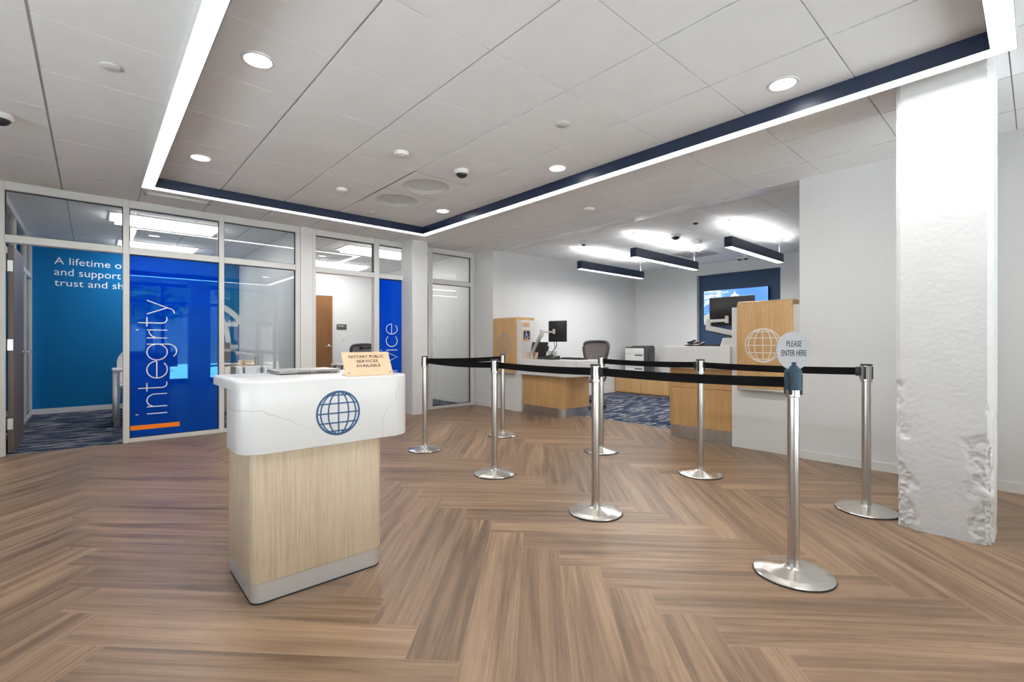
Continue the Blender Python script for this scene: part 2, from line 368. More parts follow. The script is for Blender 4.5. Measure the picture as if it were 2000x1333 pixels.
# ------------------------------------------------------------------ helpers: objects
def root_loc(p):
    v = Vector((0, 0, 0))
    while p is not None: v += Vector(p.location); p = p.parent
    return v
def obj(name, bm, mat, parent=None, smooth=True, angle=40):
    me = bpy.data.meshes.new(name); o = bpy.data.objects.new(name, me); COL.objects.link(o)
    mats = mat if isinstance(mat, (list, tuple)) else [mat]
    for m in mats: me.materials.append(m)
    if parent is None:
        co = [v.co for v in bm.verts]
        off = Vector(((min(c.x for c in co) + max(c.x for c in co)) / 2, (min(c.y for c in co) + max(c.y for c in co)) / 2, min(c.z for c in co)))
        o.location = off
    else:
        off = root_loc(parent); o.parent = parent
    bmesh.ops.translate(bm, vec=-off, verts=bm.verts[:])
    bm.to_mesh(me); bm.free()
    if smooth:
        me.polygons.foreach_set('use_smooth', [True] * len(me.polygons))
        me.set_sharp_from_angle(angle=math.radians(angle))
    return o
def tag(o, label, cat, group=None):
    o['label'] = label; o['category'] = cat
    if group: o['group'] = group
    return o
def thing(name, loc, label, cat, group=None):
    o = bpy.data.objects.new(name, None); COL.objects.link(o); o.location = loc; o.empty_display_size = .1
    return tag(o, label, cat, group)
def struct(name, bm, mat, parent=None, smooth=False):
    o = obj(name, bm, mat, parent, smooth)
    if parent is None: o['kind'] = 'structure'
    return o
def part(name, mat, parent, *boxes, r=0):
    bm = B()
    for b in boxes: (rbox(bm, *b, r=r) if r else box(bm, *b))
    return obj(name, bm, mat, parent)
def dup(root, loc, label, group=None):
    r = root.copy(); COL.objects.link(r); r.location = loc; r['label'] = label
    if group: r['group'] = group
    for ch in list(root.children):
        c = ch.copy(); COL.objects.link(c); c.parent = r
        for g in list(ch.children):
            d = g.copy(); COL.objects.link(d); d.parent = c
    return r

# ------------------------------------------------------------------ measures (metres; X runs right-forward, Y left-forward)
ZC = 2.666           # lobby and office ceiling
ZT = 2.700           # ceiling behind the counters
TILE = .6096; GX, GY = .9937, 2.5477
YS = 6.59            # front face of the glazed partition
XW = 5.087           # face of the counter-opening wall
YL = 6.20            # left wall behind the counters
XB = 9.47            # rear wall behind the counters
PLK_W, PLK_L = .1927, 1.302

# ------------------------------------------------------------------ materials
M_wall = simple('wall_paint', (.75, .755, .755), .42, var=.012, scale=1.2, bump=.08, bscale=220)
M_soffit = simple('satin_soffit_paint', (.72, .72, .71), .22, var=.01, scale=2)
M_base = simple('vinyl_baseboard', (.74, .74, .725), .45, var=.02)
M_tile = simple('ceiling_tile', (.81, .82, .825), .85, var=.012, scale=5, bump=.15, bscale=300)
M_vent = simple('perforated_grey_vent', (.60, .60, .59), .8, var=.04, scale=60)
M_grid = simple('ceiling_grid_metal', (.50, .50, .49), .5, var=.02)
M_alu = simple('white_aluminium_frame', (.70, .70, .69), .35, var=.015, scale=3)
M_gask = simple('black_gasket', (.012, .012, .012), .5)
M_glass = pane_glass('clear_pane')
M_film = film_glass('blue_film')
M_floor = plank_mat('herringbone_plank')
M_carpet = carpet_mat('carpet_tile'); M_carpet2 = carpet_mat('carpet_tile_counter', PI / 4)
M_white = simple('white_lettering', (.93, .94, .95), .5, var=.005)
M_orange = simple('orange_vinyl', (1.0, .24, .0), .45, var=.01)
M_navy = simple('navy_powder_coat', (.006, .016, .045), .38, var=.06)
M_led = emit('led_diffuser', WARM, LED)
M_down = emit('downlight_lens', WARM, DOWN)
M_pend = emit('pendant_diffuser', WARM, PEND)
M_pendup = emit('pendant_uplight', WARM, PEND * .42)
M_trof = emit('troffer_diffuser', (1, .98, .95), TROF)
M_quartz = quartz('white_quartz', seed=0.35, drawn=True)
M_quartz2 = quartz('white_quartz_counter', seed=3.1, scale=1.2)
M_oak = oak('daylit_oak_laminate', (.54, .42, .285), (.65, .53, .385), (.71, .60, .455), rough=.36)  # laminate of the honey oak counters, with daylight's paling put into the colour
M_honey = oak('honey_oak_laminate', (.47, .27, .105), (.55, .33, .14), (.61, .385, .175), rough=.34, fine=.7)
m, n, l, b = nt('spun_steel'); setp(b, base=(.66, .64, .60), rough=.25, metal=1.0, aniso=.7)
tg = n.new('ShaderNodeTangent'); tg.direction_type = 'RADIAL'; tg.axis = 'Z'; l.new(tg.outputs[0], b.inputs['Tangent']); b.inputs['Anisotropic Rotation'].default_value = .25
M_steel = m
M_steelv = brushed('brushed_steel_pole', (.60, .585, .55), .24, 'v', .1)
M_band = brushed('brushed_counter_kick', (.60, .60, .59), .28, 'v', .1)
M_kick = simple('brushed_kick_plate', (.74, .76, .78), .42, .75, var=.01)
M_black = simple('black_plastic', (.014, .014, .015), .4, var=.1)
M_rubber = simple('black_rubber', (.02, .02, .02), .8)
M_belt = simple('black_webbing', (.006, .006, .0065), .9, var=.2, scale=300, spec=.15)
M_blue_sleeve = simple('teal_blue_sleeve', (.006, .040, .068), .55, var=.04)
M_logo_blue = simple('logo_blue', (.004, .060, .17), .4, var=.02)
M_wallblue = simple('accent_blue_paint', (.005, .150, .385), .75, var=.02, scale=1, spec=.15)
M_niche = simple('niche_navy_paint', (.014, .050, .125), .5, var=.03, scale=1)
M_peach = simple('pale_wood_acrylic', (.72, .50, .325), .3, var=.05, scale=30)
M_ink = simple('dark_ink', (.03, .024, .022), .5)
M_darkink = simple('black_ink', (.012, .014, .02), .5)
M_doordark = oak('dark_brown_door', (.085, .060, .055), (.11, .078, .07), (.135, .098, .088), rough=.4)
M_doorbrown = oak('brown_wood_door', (.20, .085, .028), (.25, .11, .036), (.29, .135, .05), rough=.4)
M_chrome = simple('satin_chrome', (.72, .71, .69), .2, 1.0, var=.02)
M_silver = simple('silver_paint', (.58, .58, .58), .3, .6, var=.02)
M_lap = simple('laptop_aluminium', (.50, .50, .51), .35, .7, var=.02)
M_whiteplas = simple('white_plastic', (.76, .76, .74), .4, var=.01)
M_greyplas = simple('grey_plastic', (.33, .33, .33), .5, var=.02)
M_charcoal = simple('charcoal_plastic', (.045, .045, .047), .45, var=.05)
M_mesh = simple('grey_chair_mesh', (.20, .18, .18), .8, var=.15, scale=400)
M_chairframe = simple('chair_frame_brown_grey', (.055, .05, .05), .45)
M_screenback = simple('monitor_back', (.016, .016, .017), .35, var=.1)
M_acr = acrylic('frosted_acrylic')
M_signgrey = simple('sign_grey', (.10, .098, .095), .5)
M_logogrey = simple('logo_grey', (.30, .30, .30), .45)
M_logowhite = simple('logo_off_white', (.78, .74, .68), .45)
M_mural = simple('mural_white', (.66, .70, .70), .5)
M_desktop = simple('pale_grey_desktop', (.68, .67, .65), .4)
M_concrete = simple('painted_concrete', (.72, .725, .73), .62, var=.02, scale=6, bump=.9, bscale=55)
M_pave = simple('pavement', (.52, .53, .53), .8, var=.1)
M_leaf = simple('leaves', (.07, .16, .03), .6, var=.5, scale=3)
M_bark = simple('bark', (.10, .07, .05), .8, var=.3)
M_facade = simple('brown_facade', (.22, .19, .17), .7, var=.06, scale=2)
M_darkframe = simple('dark_facade_frame', (.05, .05, .055), .4)

# ================================================================== SETTING
# ---- floors
def clip(poly, x0, x1, y0, y1):
    for ax, lim, sg in ((0, x0, 1), (0, x1, -1), (1, y0, 1), (1, y1, -1)):
        out = []
        for i in range(len(poly)):
            p, q = poly[i], poly[(i + 1) % len(poly)]
            dp, dq = (p[ax] - lim) * sg, (q[ax] - lim) * sg
            if dp >= 0: out.append(p)
            if (dp >= 0) != (dq >= 0):
                t = dp / (dp - dq); out.append((p[0] + t * (q[0] - p[0]), p[1] + t * (q[1] - p[1])))
        poly = out
        if len(poly) < 3: return None
    return poly
FX0, FX1, FY0, FY1 = -3.5, 5.5, -2.25, 6.64
def build_floor():
    bm = B(); uvl = bm.loops.layers.uv.new('plank'); rl = bm.faces.layers.float.new('rand')
    a0, b0 = .845, .315; s2 = math.sqrt(.5)
    for k in range(-9, 9):
        for n in range(-75, 75):
            for kind in (0, 1):
                if kind == 0: A, Bq, da, db = a0 + k * PLK_L + n * PLK_W, b0 + k * PLK_L - n * PLK_W, PLK_L, PLK_W
                else: A, Bq, da, db = a0 + (k + 1) * PLK_L + n * PLK_W, b0 + k * PLK_L - n * PLK_W, PLK_W, PLK_L
                cr = [(A, Bq), (A + da, Bq), (A + da, Bq + db), (A, Bq + db)]
                w = [((p + q) * s2, (p - q) * s2) for p, q in cr]
                pl = clip(w, FX0, FX1, FY0, FY1)
                if not pl: continue
                try: f = bm.faces.new([bm.verts.new((p[0], p[1], 0)) for p in pl])
                except ValueError: continue
                f[rl] = random.random()
                if f.normal.z < 0 or f.calc_area() and (f.normal_update() or f.normal.z < 0): f.normal_flip()
                for lp in f.loops:
                    x, y = lp.vert.co.x, lp.vert.co.y; a, b = (x + y) * s2 - A, (x - y) * s2 - Bq
                    lp[uvl].uv = (a, b) if kind == 0 else (b, a)
    return struct('floor', bm, M_floor)
build_floor()
struct('floor_carpet_counter', box(B(), 5.5, XB, .55, YL, -.02, .004), M_carpet2)
struct('floor_carpet_office', box(B(), -.72, 5.0, 6.635, 10.12, -.02, .004), M_carpet)

# ---- tiled ceilings: every tile a shallow panel below the grid
def tiled(name, x0, x1, y0, y1, z, ox=GX, oy=GY, skip=()):
    bm = B(); gx, gy = .007, .0032
    i0, i1 = math.floor((x0 - ox) / TILE), math.ceil((x1 - ox) / TILE)
    j0, j1 = math.floor((y0 - oy) / TILE), math.ceil((y1 - oy) / TILE)
    for i in range(i0, i1):
        for j in range(j0, j1):
            a, b = max(x0, ox + i * TILE + gx), min(x1, ox + (i + 1) * TILE - gx)
            c, d = max(y0, oy + j * TILE + gy), min(y1, oy + (j + 1) * TILE - gy)
            if b - a < .01 or d - c < .01 or (i, j) in skip: continue
            p = [(a, c), (b, c), (b, d), (a, d)]
            lo = [bm.verts.new(q + (z,)) for q in p]; hi = [bm.verts.new(q + (z + .012,)) for q in p]
            bm.faces.new(lo[::-1])
            for k in range(4): bm.faces.new((lo[k], lo[(k + 1) % 4], hi[(k + 1) % 4], hi[k]))
    nf = len(bm.faces)
    for i in range(i0, i1):
        for j in range(j0, j1):
            if (i, j) in skip: continue
            a, b = max(x0, ox + i * TILE), min(x1, ox + (i + 1) * TILE)
            c, d = max(y0, oy + j * TILE), min(y1, oy + (j + 1) * TILE)
            if b > a and d > c: box(bm, a, b, c, d, z + .010, z + .06)
    bm.faces.ensure_lookup_table()
    for f in bm.faces[nf:]: f.material_index = 1
    return struct(name, bm, [M_tile, M_grid])
tiled('ceiling', -3.5, XW, -2.25, YS, ZC, skip=((2, 2), (2, 3)))
tiled('ceiling_counter', XW + .17, XB, .55, YL, ZT, ox=5.49 - TILE, oy=2.05)
tiled('ceiling_office', -.9, 5.0, YS + .09, 10.12, ZC, ox=GX + .02, oy=GY + .05)
# ---- walls
struct('ceiling_daylight_block', box(B(), -3.6, XB + .1, -2.26, 10.2, ZC + .13, ZC + .35), M_grid)  # unseen slab, added to stop daylight leaking through the ceiling gaps
def wbox(name, mat, *boxes):
    bm = B()
    for b in boxes: box(bm, *b)
    return struct(name, bm, mat)
wbox('wall_right', M_wall, (XW, XW + .17, -2.25, 1.52, 0, ZC + .1))
wbox('wall_opening_jamb', M_wall, (XW, XW + .17, 6.10, 6.68, 0, ZC + .1))
wbox('wall_opening_header', M_soffit, (XW, XW + .17, 1.52, 6.10, ZC - .004, ZC + .12))
wbox('wall_counter_left', M_wall, (XW + .10, XB, YL, YL + .12, 0, ZT + .1))
wbox('wall_counter_right', M_wall, (XW + .17, XB, .45, .55, 0, ZT + .1))
NX, NY0, NY1, NZ0, NZ1 = 9.35, 3.10, 4.662, .75, 2.47
wbox('wall_counter_back', M_wall, (XB, XB + .1, .45, YL + .12, 0, ZT + .1),
     (NX, XB, NY1, 4.93, 0, ZT), (NX, XB, 2.80, NY0, 0, ZT), (NX, XB, NY0, NY1, NZ1, ZT), (NX, XB, NY0, NY1, 0, NZ0))
wbox('wall_niche', M_niche, (XB - .012, XB, NY0, NY1, NZ0, NZ1))
wbox('wall_left', M_wall, (-3.6, -3.5, 4.0, 6.68, 0, ZC + .1))
wbox('wall_partition_left', M_wall, (-3.5, -.78, YS, YS + .09, 0, ZC + .1))
wbox('wall_office_back', M_wallblue, (-.72, 2.12, 10.10, 10.2, 0, ZC + .1))
wbox('wall_office_divider', M_wall, (2.115, 2.27, YS - .006, 10.1, 0, ZC + .1))
wbox('wall_office_rear', M_wall, (2.27, 5.25, 10.10, 10.2, 0, ZC + .1))
wbox('wall_office_right', M_wall, (5.0, 5.25, YS + .09, 10.1, 0, ZC + .1))
wbox('wall_office_side', M_wall, (-1.0, -.9, YS + .09, 10.2, 0, ZC + .1))
bb = .085
wbox('baseboard_right', M_base, (XW - .012, XW, -2.25, 1.50, 0, bb - .01), (XW - .012, XW, 6.12, YS, 0, bb))
wbox('baseboard_counter', M_base, (XW + .6, XB, YL - .012, YL, 0, bb + .02))
wbox('baseboard_office', M_base, (-.72, 2.115, 10.085, 10.1, 0, bb), (2.103, 2.115, YS + .09, 10.09, 0, bb), (4.988, 5.0, YS + .09, 10.09, 0, bb), (2.27, 5.0, 10.088, 10.1, 0, bb))
wbox('trim_carpet_edge', M_greyplas, (5.49, 5.51, .6, 6.1, -.01, .006))

# ---- painted columns
def rough_column(name, x0, x1, y0, y1, ch, h, rough, step=.02):
    bm = B()
    pts = [(x0 + ch, y0), (x1 - ch, y0), (x1, y0 + ch), (x1, y1 - ch), (x1 - ch, y1), (x0 + ch, y1), (x0, y1 - ch), (x0, y0 + ch)]
    per = []
    for i in range(8):
        p, q = Vector(pts[i]), Vector(pts[(i + 1) % 8]); n = max(1, int((q - p).length / step))
        nv = Vector(((q - p).y, -(q - p).x)).normalized()
        for k in range(n): per.append((p.lerp(q, k / n), nv, i))
    corners = [Vector(p) for p in pts]
    nz = int(h / step); rows = []
    for r in range(nz + 1):
        z = h * r / nz; row = []
        for p, nv, side in per:
            cd = min((p - c).length for c in corners)
            d = 0
            if rough:
                q = Vector((p.x, p.y, z))
                d = .0012 * noise.noise(q * 6) + .0008 * noise.noise(q * 37)
                edge = max(0, 1 - cd / .115); low = max(0, 1 - z / .92)
                m_ = edge * (.35 + low) + .9 * noise.noise(q * 5.5) + .35 * noise.noise(q * 17)
                k_ = max(0, min(1, (m_ - .55) / .28)) if edge > 0 and low > 0 else 0
                d -= k_ * max(0, .013 + .007 * noise.noise(q * 22) + .009 * noise.noise(q * 47) + .005 * noise.noise(q * 90))
                nick = max(0, 1 - cd / .022) * max(0, noise.noise(q * 19 + Vector((5, 1, 2))) - .33)
                d -= .012 * nick
                d -= .007 * max(0, noise.noise(Vector((p.x * 9, p.y * 9, z * 26))) - .48)
            row.append(bm.verts.new((p.x + nv.x * d, p.y + nv.y * d, z)))
        rows.append(row)
    k = len(per)
    for a, b in zip(rows, rows[1:]):
        for i in range(k): bm.faces.new((a[i], a[(i + 1) % k], b[(i + 1) % k], b[i]))
    o = obj(name, bm, M_concrete, None, rough, 35); o['kind'] = 'structure'; return o
rough_column('wall_column_right', 3.64, 4.06, .165, .575, .022, ZC, True, .0065)
rough_column('wall_column_back', 3.655, 3.925, 6.285, 6.65, .012, ZC, False, .1)
rough_column('wall_column_front', 1.97, 2.45, -2.2, -1.8, .02, ZC, False, .1)

# ---- glazed partition: frames are trim, every pane a window
def mullions(name, items):
    bm = B()
    for b in items: rbox(bm, b[0], b[1], YS, YS + .10, b[2], b[3], r=.004, seg=1)
    return struct(name, bm, M_alu)
ZS0, ZS1, ZTR0, ZTR1, ZH = .0, .048, 2.075, 2.150, 2.582
mullions('trim_1', [(-.69, -.63, 0, ZC), (.255, .311, 0, ZC), (1.162, 1.217, 0, ZC), (2.052, 2.112, 0, ZC),
                   (-.63, .255, ZH, ZC), (.311, 1.162, ZH, ZC), (1.217, 2.052, ZH, ZC),
                   (-.63, .255, ZTR0, ZTR1), (.311, 1.162, ZTR0, ZTR1), (1.217, 2.052, ZTR0, ZTR1),
                   (.311, 1.162, ZS0, ZS1), (1.217, 2.052, ZS0, ZS1)])
mullions('trim_2', [(2.272, 2.320, 0, ZC), (3.178, 3.261, 0, ZC), (4.12, 4.17, 0, ZC), (2.32, 3.178, ZH, ZC), (3.261, 4.12, ZH, ZC),
                   (2.32, 3.178, ZTR0, ZTR1), (3.261, 4.12, ZTR0, ZTR1), (3.261, 4.12, ZS0, ZS1)])
mullions('trim_3', [(4.17, 4.205, 0, ZC), (4.993, 5.075, 0, ZC), (4.205, 4.993, ZH, ZC), (4.205, 4.993, ZTR0, ZTR1), (4.205, 4.993, ZS0, ZS1)])
WN = [0]
def window(x0, x1, z0, z1, mat=None, film=False):
    WN[0] += 1
    bm = B(); g = .007
    for b in ((x0, x0 + g, z0, z1), (x1 - g, x1, z0, z1), (x0 + g, x1 - g, z1 - g, z1), (x0 + g, x1 - g, z0, z0 + g)): box(bm, b[0], b[1], YS + .030, YS + .052, b[2], b[3])
    w = struct('window_%d' % WN[0], bm, M_gask)
    obj('blue_film_pane' if film else 'glass_pane', box(B(), x0 + g, x1 - g, YS + .038, YS + .044, z0 + g, z1 - g), M_film if film else M_glass, w)
    return w
window(-.63, .255, ZTR1, ZH)
window(.311, 1.162, ZTR1, ZH)
win_int = window(.311, 1.162, ZS1, ZTR0, film=True)
window(1.217, 2.052, ZTR1, ZH)
window(1.217, 2.052, ZS1, ZTR0)
window(2.32, 3.178, ZTR1, ZH)
window(3.261, 4.12, ZTR1, ZH)
win_ser = window(3.261, 4.12, ZS1, ZTR0, film=True)
window(4.205, 4.993, ZTR1, ZH)
window(4.205, 4.993, ZS1, ZTR0)
# slim letters on the blue films, read from the floor upwards
def letter(ch):
    G = {'i': ([[(0, 0), (0, 1)], [(0, 1.40), (0, 1.53)]], 0), 'n': ([[(0, 0), (0, 1)], [(0, .5)] + arc(.42, .58, .42, 180, 0, 16) + [(.84, 0)]], .84),
         't': ([[(.2, 1.42), (.2, .28)] + arc(.46, .28, .26, 180, 280, 8) + [(.62, .03)], [(-.05, 1), (.58, 1)]], .6),
         'e': ([[(.02, .52), (.98, .52)] + arc(.5, .5, .5, 3, 318, 34)], 1.0),
         'g': ([arc(.5, .5, .5, 0, 360, 36), [(1, 1), (1, .0)] + arc(.55, -.02, .45, 0, -140, 14)], 1.0),
         'r': ([[(0, 0), (0, 1)], [(0, .42)] + arc(.48, .42, .48, 180, 92, 10)], .48),
         'y': ([[(0, 1), (.45, 0)], [(.9, 1), (.40, -.13)] + arc(.12, -.05, .30, -18, -95, 7)], .9),
         's': ([arc(.33, .75, .26, 45, 225, 12) + arc(.35, .26, .27, 80, -135, 14)], .66),
         'v': ([[(0, 1), (.45, 0), (.9, 1)]], .9), 'c': ([arc(.5, .5, .5, 42, 318, 30)], .9)}
    return G[ch]
def vertical_word(word, xb, xh, zs, w, y):
    """baseline at X = xb, x-height xh towards -X, each letter starts at its own height in zs = [(start, end), ...]"""
    bm = B()
    for ch, (a, b) in zip(word, zs):
        strokes, adv = letter(ch)
        sc = (b - a) / adv if adv > 0 else 1
        M = frame_M((xb, y, a), (0, 0, 1), (-1, 0, 0))
        for q, s in enumerate(strokes): stroke(bm, [(p[0] * sc if adv > 0 else 0, p[1] * xh) for p in s], w, -.0001 * q, .0012 + .0001 * q, False, M)
    return bm
iz = [(.300, .300), (.379, .520), (.560, .652), (.700, .893), (.905, 1.085), (1.155, 1.235), (1.245, 1.245), (1.292, 1.392), (1.425, 1.578)]
obj('lettering', vertical_word('integrity', .652, .187, iz, .0105, YS + .0366), M_white, win_int)
obj('orange_stripe', box(B(), .320, .770, YS + .0366, YS + .0378, .129, .180), M_orange, win_int)
sz = [(.305, .40), (.44, .61), (.66, .76), (.798, .955), (.985, .985), (1.040, 1.198), (1.233, 1.388)]
obj('lettering', vertical_word('service', 3.578, .187, sz, .0105, YS + .0366), M_white, win_ser)

# ---- doors
def lever(parent, x, y, z, face, along, mat=M_chrome):
    """lever handle: rose, neck and grip; face = outward x sign, along = grip direction in y or x"""
    bm = B()
    M = Matrix.Translation((x, y, z)) @ Matrix.Rotation(face * PI / 2, 4, 'Y')
    lathe(bm, [(0, 0), (.027, 0), (.027, .006), (.022, .009), (0, .009)], seg=24, M=M)
    n = Vector((face, 0, 0)); a = Vector(along)
    p = Vector((x, y, z)); tube(bm, [p, p + n * .045, p + n * .055 + a * .01, p + n * .057 + a * .04, p + n * .055 + a * .115], [.010, .010, .010, .009, .008])
    return obj('lever_handle', bm, mat, parent)
d1 = struct('door_1', rbox(B(), -.622, -.578, 6.715, 7.62, .012, 2.068, r=.003, seg=1), M_doordark)
for z in (.30, 1.08, 1.86):
    part('hinge', M_chrome, d1, (-.629, -.583, 6.700, 6.7145, z - .055, z + .055), (-.632, -.622, 6.700, 6.735, z - .055, z + .055))
lever(d1, -.578, 7.545, 1.0, 1, (0, -1, 0)); lever(d1, -.622, 7.545, 1.0, -1, (0, -1, 0))
part('latch_plate', M_chrome, d1, (-.612, -.588, 7.6195, 7.6215, .94, 1.06))
d2 = struct('door_2', rbox(B(), 2.278, 2.318, 6.72, 7.60, .012, 2.068, r=.003, seg=1), M_doorbrown)
for z in (.30, 1.08, 1.86): part('hinge', M_chrome, d2, (2.290, 2.329, 6.700, 6.7195, z - .055, z + .055))
d3 = struct('door_3', rbox(B(), 2.985, 3.887, 10.060, 10.0995, .01, 2.093, r=.003, seg=1), M_doorbrown)
bm = B(); M = Matrix.Translation((3.815, 10.06, 1.02)) @ Matrix.Rotation(PI / 2, 4, 'X')
lathe(bm, [(0, 0), (.035, 0), (.035, .008), (.026, .013), (.016, .03), (0, .032)], seg=24, M=M)
tube(bm, [(3.815, 10.05, 1.02), (3.815, 10.005, 1.02), (3.80, 9.998, 1.02), (3.70, 9.998, 1.018)], [.012, .012, .011, .009])
obj('lever_handle', bm, M_chrome, d3)
wbox('trim_4', M_alu, (3.893, 3.945, 10.065, 10.1, 0, 2.15), (2.93, 2.98, 10.065, 10.1, 0, 2.15), (2.98, 3.893, 10.065, 10.1, 2.099, 2.15))
# glass side of the first office
bm = B()
for y in (6.9, 8.05, 9.2, 10.02): box(bm, -.735, -.675, y - .03, y + .03, 0, ZC)
box(bm, -.735, -.675, 6.7, 10.08, 0, .06); box(bm, -.735, -.675, 6.7, 10.08, ZC - .08, ZC); box(bm, -.735, -.675, 6.7, 10.08, 2.05, 2.12)
struct('trim_5', bm, M_alu)
for y0, y1 in ((6.93, 8.02), (8.08, 9.17), (9.23, 9.99)):
    WN[0] += 1
    for z0, z1 in ((.06, 2.05),):
        w = struct('window_%d' % WN[0], box(B(), -.712, -.698, y0, y1, z0, z0 + .012), M_gask)
        obj('glass_pane', box(B(), -.708, -.702, y0, y1, z0 + .012, z1), M_glass, w)
        obj('glass_pane', box(B(), -.708, -.702, y0, y1, 2.12, ZC - .08), M_glass, w)

# ---- street front behind the camera: frames, panes, pavement, trees
YF = -2.2
bm = B()
fx = [-3.45, -2.1, -.75, .62, 1.42, 3.05, 4.2, 5.05]
for x in fx: box(bm, x - .035, x + .035, YF - .06, YF + .04, 0, ZC)
for a, b in zip(fx, fx[1:]):
    for z0, z1 in ((0, .10), (2.12, 2.19), (ZC - .09, ZC)): box(bm, a + .035, b - .035, YF - .06, YF + .04, z0, z1)
struct('trim_6', bm, M_darkframe)
for a, b in zip(fx, fx[1:]):
    WN[0] += 1
    w = struct('window_%d' % WN[0], box(B(), a + .035, b - .035, YF - .02, YF, .10, .112), M_gask)
    obj('glass_pane', box(B(), a + .035, b - .035, YF - .014, YF - .008, .112, 2.12), M_glass, w)
    obj('glass_pane', box(B(), a + .035, b - .035, YF - .014, YF - .008, 2.19, ZC - .09), M_glass, w)
    ld = bpy.data.lights.new('daylight_portal', 'AREA'); ld.shape = 'RECTANGLE'; ld.size = b - a - .07; ld.size_y = ZC - .2
    ld.cycles.is_portal = True
    lo = bpy.data.objects.new('daylight_portal', ld); COL.objects.link(lo); lo.location = ((a + b) / 2, YF - .1, ZC / 2); lo.rotation_euler = (PI / 2, 0, 0)
bm = B(); fy = [-2.2, -.65, .9, 2.45, 3.96]  # left glazed front: unseen, added to bring daylight onto that side
for y in fy: box(bm, -3.56, -3.46, y - .035, y + .035, 0, ZC)
for a, b in zip(fy, fy[1:]):
    for z0, z1 in ((0, .10), (2.12, 2.19), (ZC - .09, ZC)): box(bm, -3.56, -3.46, a + .035, b - .035, z0, z1)
struct('trim_added_left', bm, M_darkframe)
for a, b in zip(fy, fy[1:]):
    WN[0] += 1
    w = struct('window_%d' % WN[0], box(B(), -3.52, -3.50, a + .035, b - .035, .10, .112), M_gask)
    obj('glass_pane', box(B(), -3.514, -3.508, a + .035, b - .035, .112, 2.12), M_glass, w)
    obj('glass_pane', box(B(), -3.514, -3.508, a + .035, b - .035, 2.19, ZC - .09), M_glass, w)
    ld = bpy.data.lights.new('daylight_portal', 'AREA'); ld.shape = 'RECTANGLE'; ld.size = ZC - .2; ld.size_y = b - a - .07
    ld.cycles.is_portal = True
    lo = bpy.data.objects.new('daylight_portal', ld); COL.objects.link(lo); lo.location = (-3.6, (a + b) / 2, ZC / 2); lo.rotation_euler = (0, -PI / 2, 0)
struct('floor_pavement_added_side', box(B(), -16, -3.62, YF - .06, 14, -.12, -.04), M_pave)  # unseen side pavement, added with the left front to bounce daylight in
struct('floor_pavement', box(B(), -12, 16, -16, YF - .06, -.12, -.04), M_pave)
struct('wall_across_street', box(B(), -14, 18, -17, -16, -.12, 5.5), M_facade)
# ================================================================== LOBBY
def rprism(bm, poly, z0, z1, r_top=0, r_bot=0, seg=3):
    """prism with eased upper / lower rim"""
    t = B(); prism(t, poly, z0, z1)
    for lim, r in ((z1, r_top), (z0, r_bot)):
        if r:
            es = [e for e in t.edges if all(abs(v.co.z - lim) < 1e-6 for v in e.verts)]
            bmesh.ops.bevel(t, geom=es, offset=r, segments=seg, profile=.5, affect='EDGES')
    return merge(bm, t)

# ---- greeter desk
DT = .945
desk = thing('greeter_desk', (.80, 2.35, 0), 'daylight-paled oak greeter desk with white quartz top and blue globe emblem', 'desk')
bm = B()
rprism(bm, rrect(.447, 1.232, 2.115, 2.72, (.105, .105, .05, .05)), .902, DT, r_top=.008)
rprism(bm, rrect(.447, 1.232, 2.115, 2.375, (.105, .105, .004, .004)), .642, .902, r_bot=.004)
obj('counter_top', bm, M_quartz, desk, angle=50)
bm = rprism(B(), rrect(.497, 1.090, 2.165, 2.60, (.042, .042, .02, .02)), .088, .641, r_bot=.004)
rprism(bm, rrect(.500, 1.087, 2.377, 2.597, .018), .640, .901)
obj('cabinet_body', bm, M_oak, desk)
obj('kick_plate', prism(B(), rrect(.503, 1.084, 2.171, 2.594, (.042, .042, .02, .02)), .006, .088), M_kick, desk)
obj('foot_gasket', prism(B(), rrect(.501, 1.086, 2.169, 2.596, (.042, .042, .02, .02)), .0, .006), M_rubber, desk)
obj('globe_emblem', globe(.1015, .0060, frame_M((.846, 2.115, .785), (1, 0, 0), (0, 0, 1)), -.001, .0015, .0078), M_logo_blue, desk)

# ---- closed laptop on the desk
lap = thing('laptop', (.85, 2.60, DT), 'closed silver laptop lying on the white desk top', 'laptop')
bm = B(); rprism(bm, rrect(.692, 1.004, 2.482, 2.70, .012), DT + .004, DT + .0125, r_top=.001, r_bot=.003); obj('body', bm, M_lap, lap)
bm = B(); rprism(bm, rrect(.692, 1.004, 2.482, 2.70, .012), DT + .0135, DT + .020, r_top=.0025, r_bot=.001); obj('lid', bm, M_lap, lap)
for x0 in (.782, .880):
    bm = B()
    for k in range(4): box(bm, x0 + k * .017, x0 + k * .017 + .013, 2.4812, 2.484, DT + .0068, DT + .0098)
    obj('vent', bm, M_black, lap)
for x0, x1 in ((.73, .772), (.955, .985)): obj('hinge', box(B(), x0, x1, 2.4805, 2.49, DT + .009, DT + .017), M_greyplas, lap)
for x in (.71, .985):
    for y in (2.50, 2.68): obj('rubber_foot', lathe(B(), [(0, 0), (.008, 0), (.007, .0045), (0, .0045)], x, y, DT, 12), M_rubber, lap)

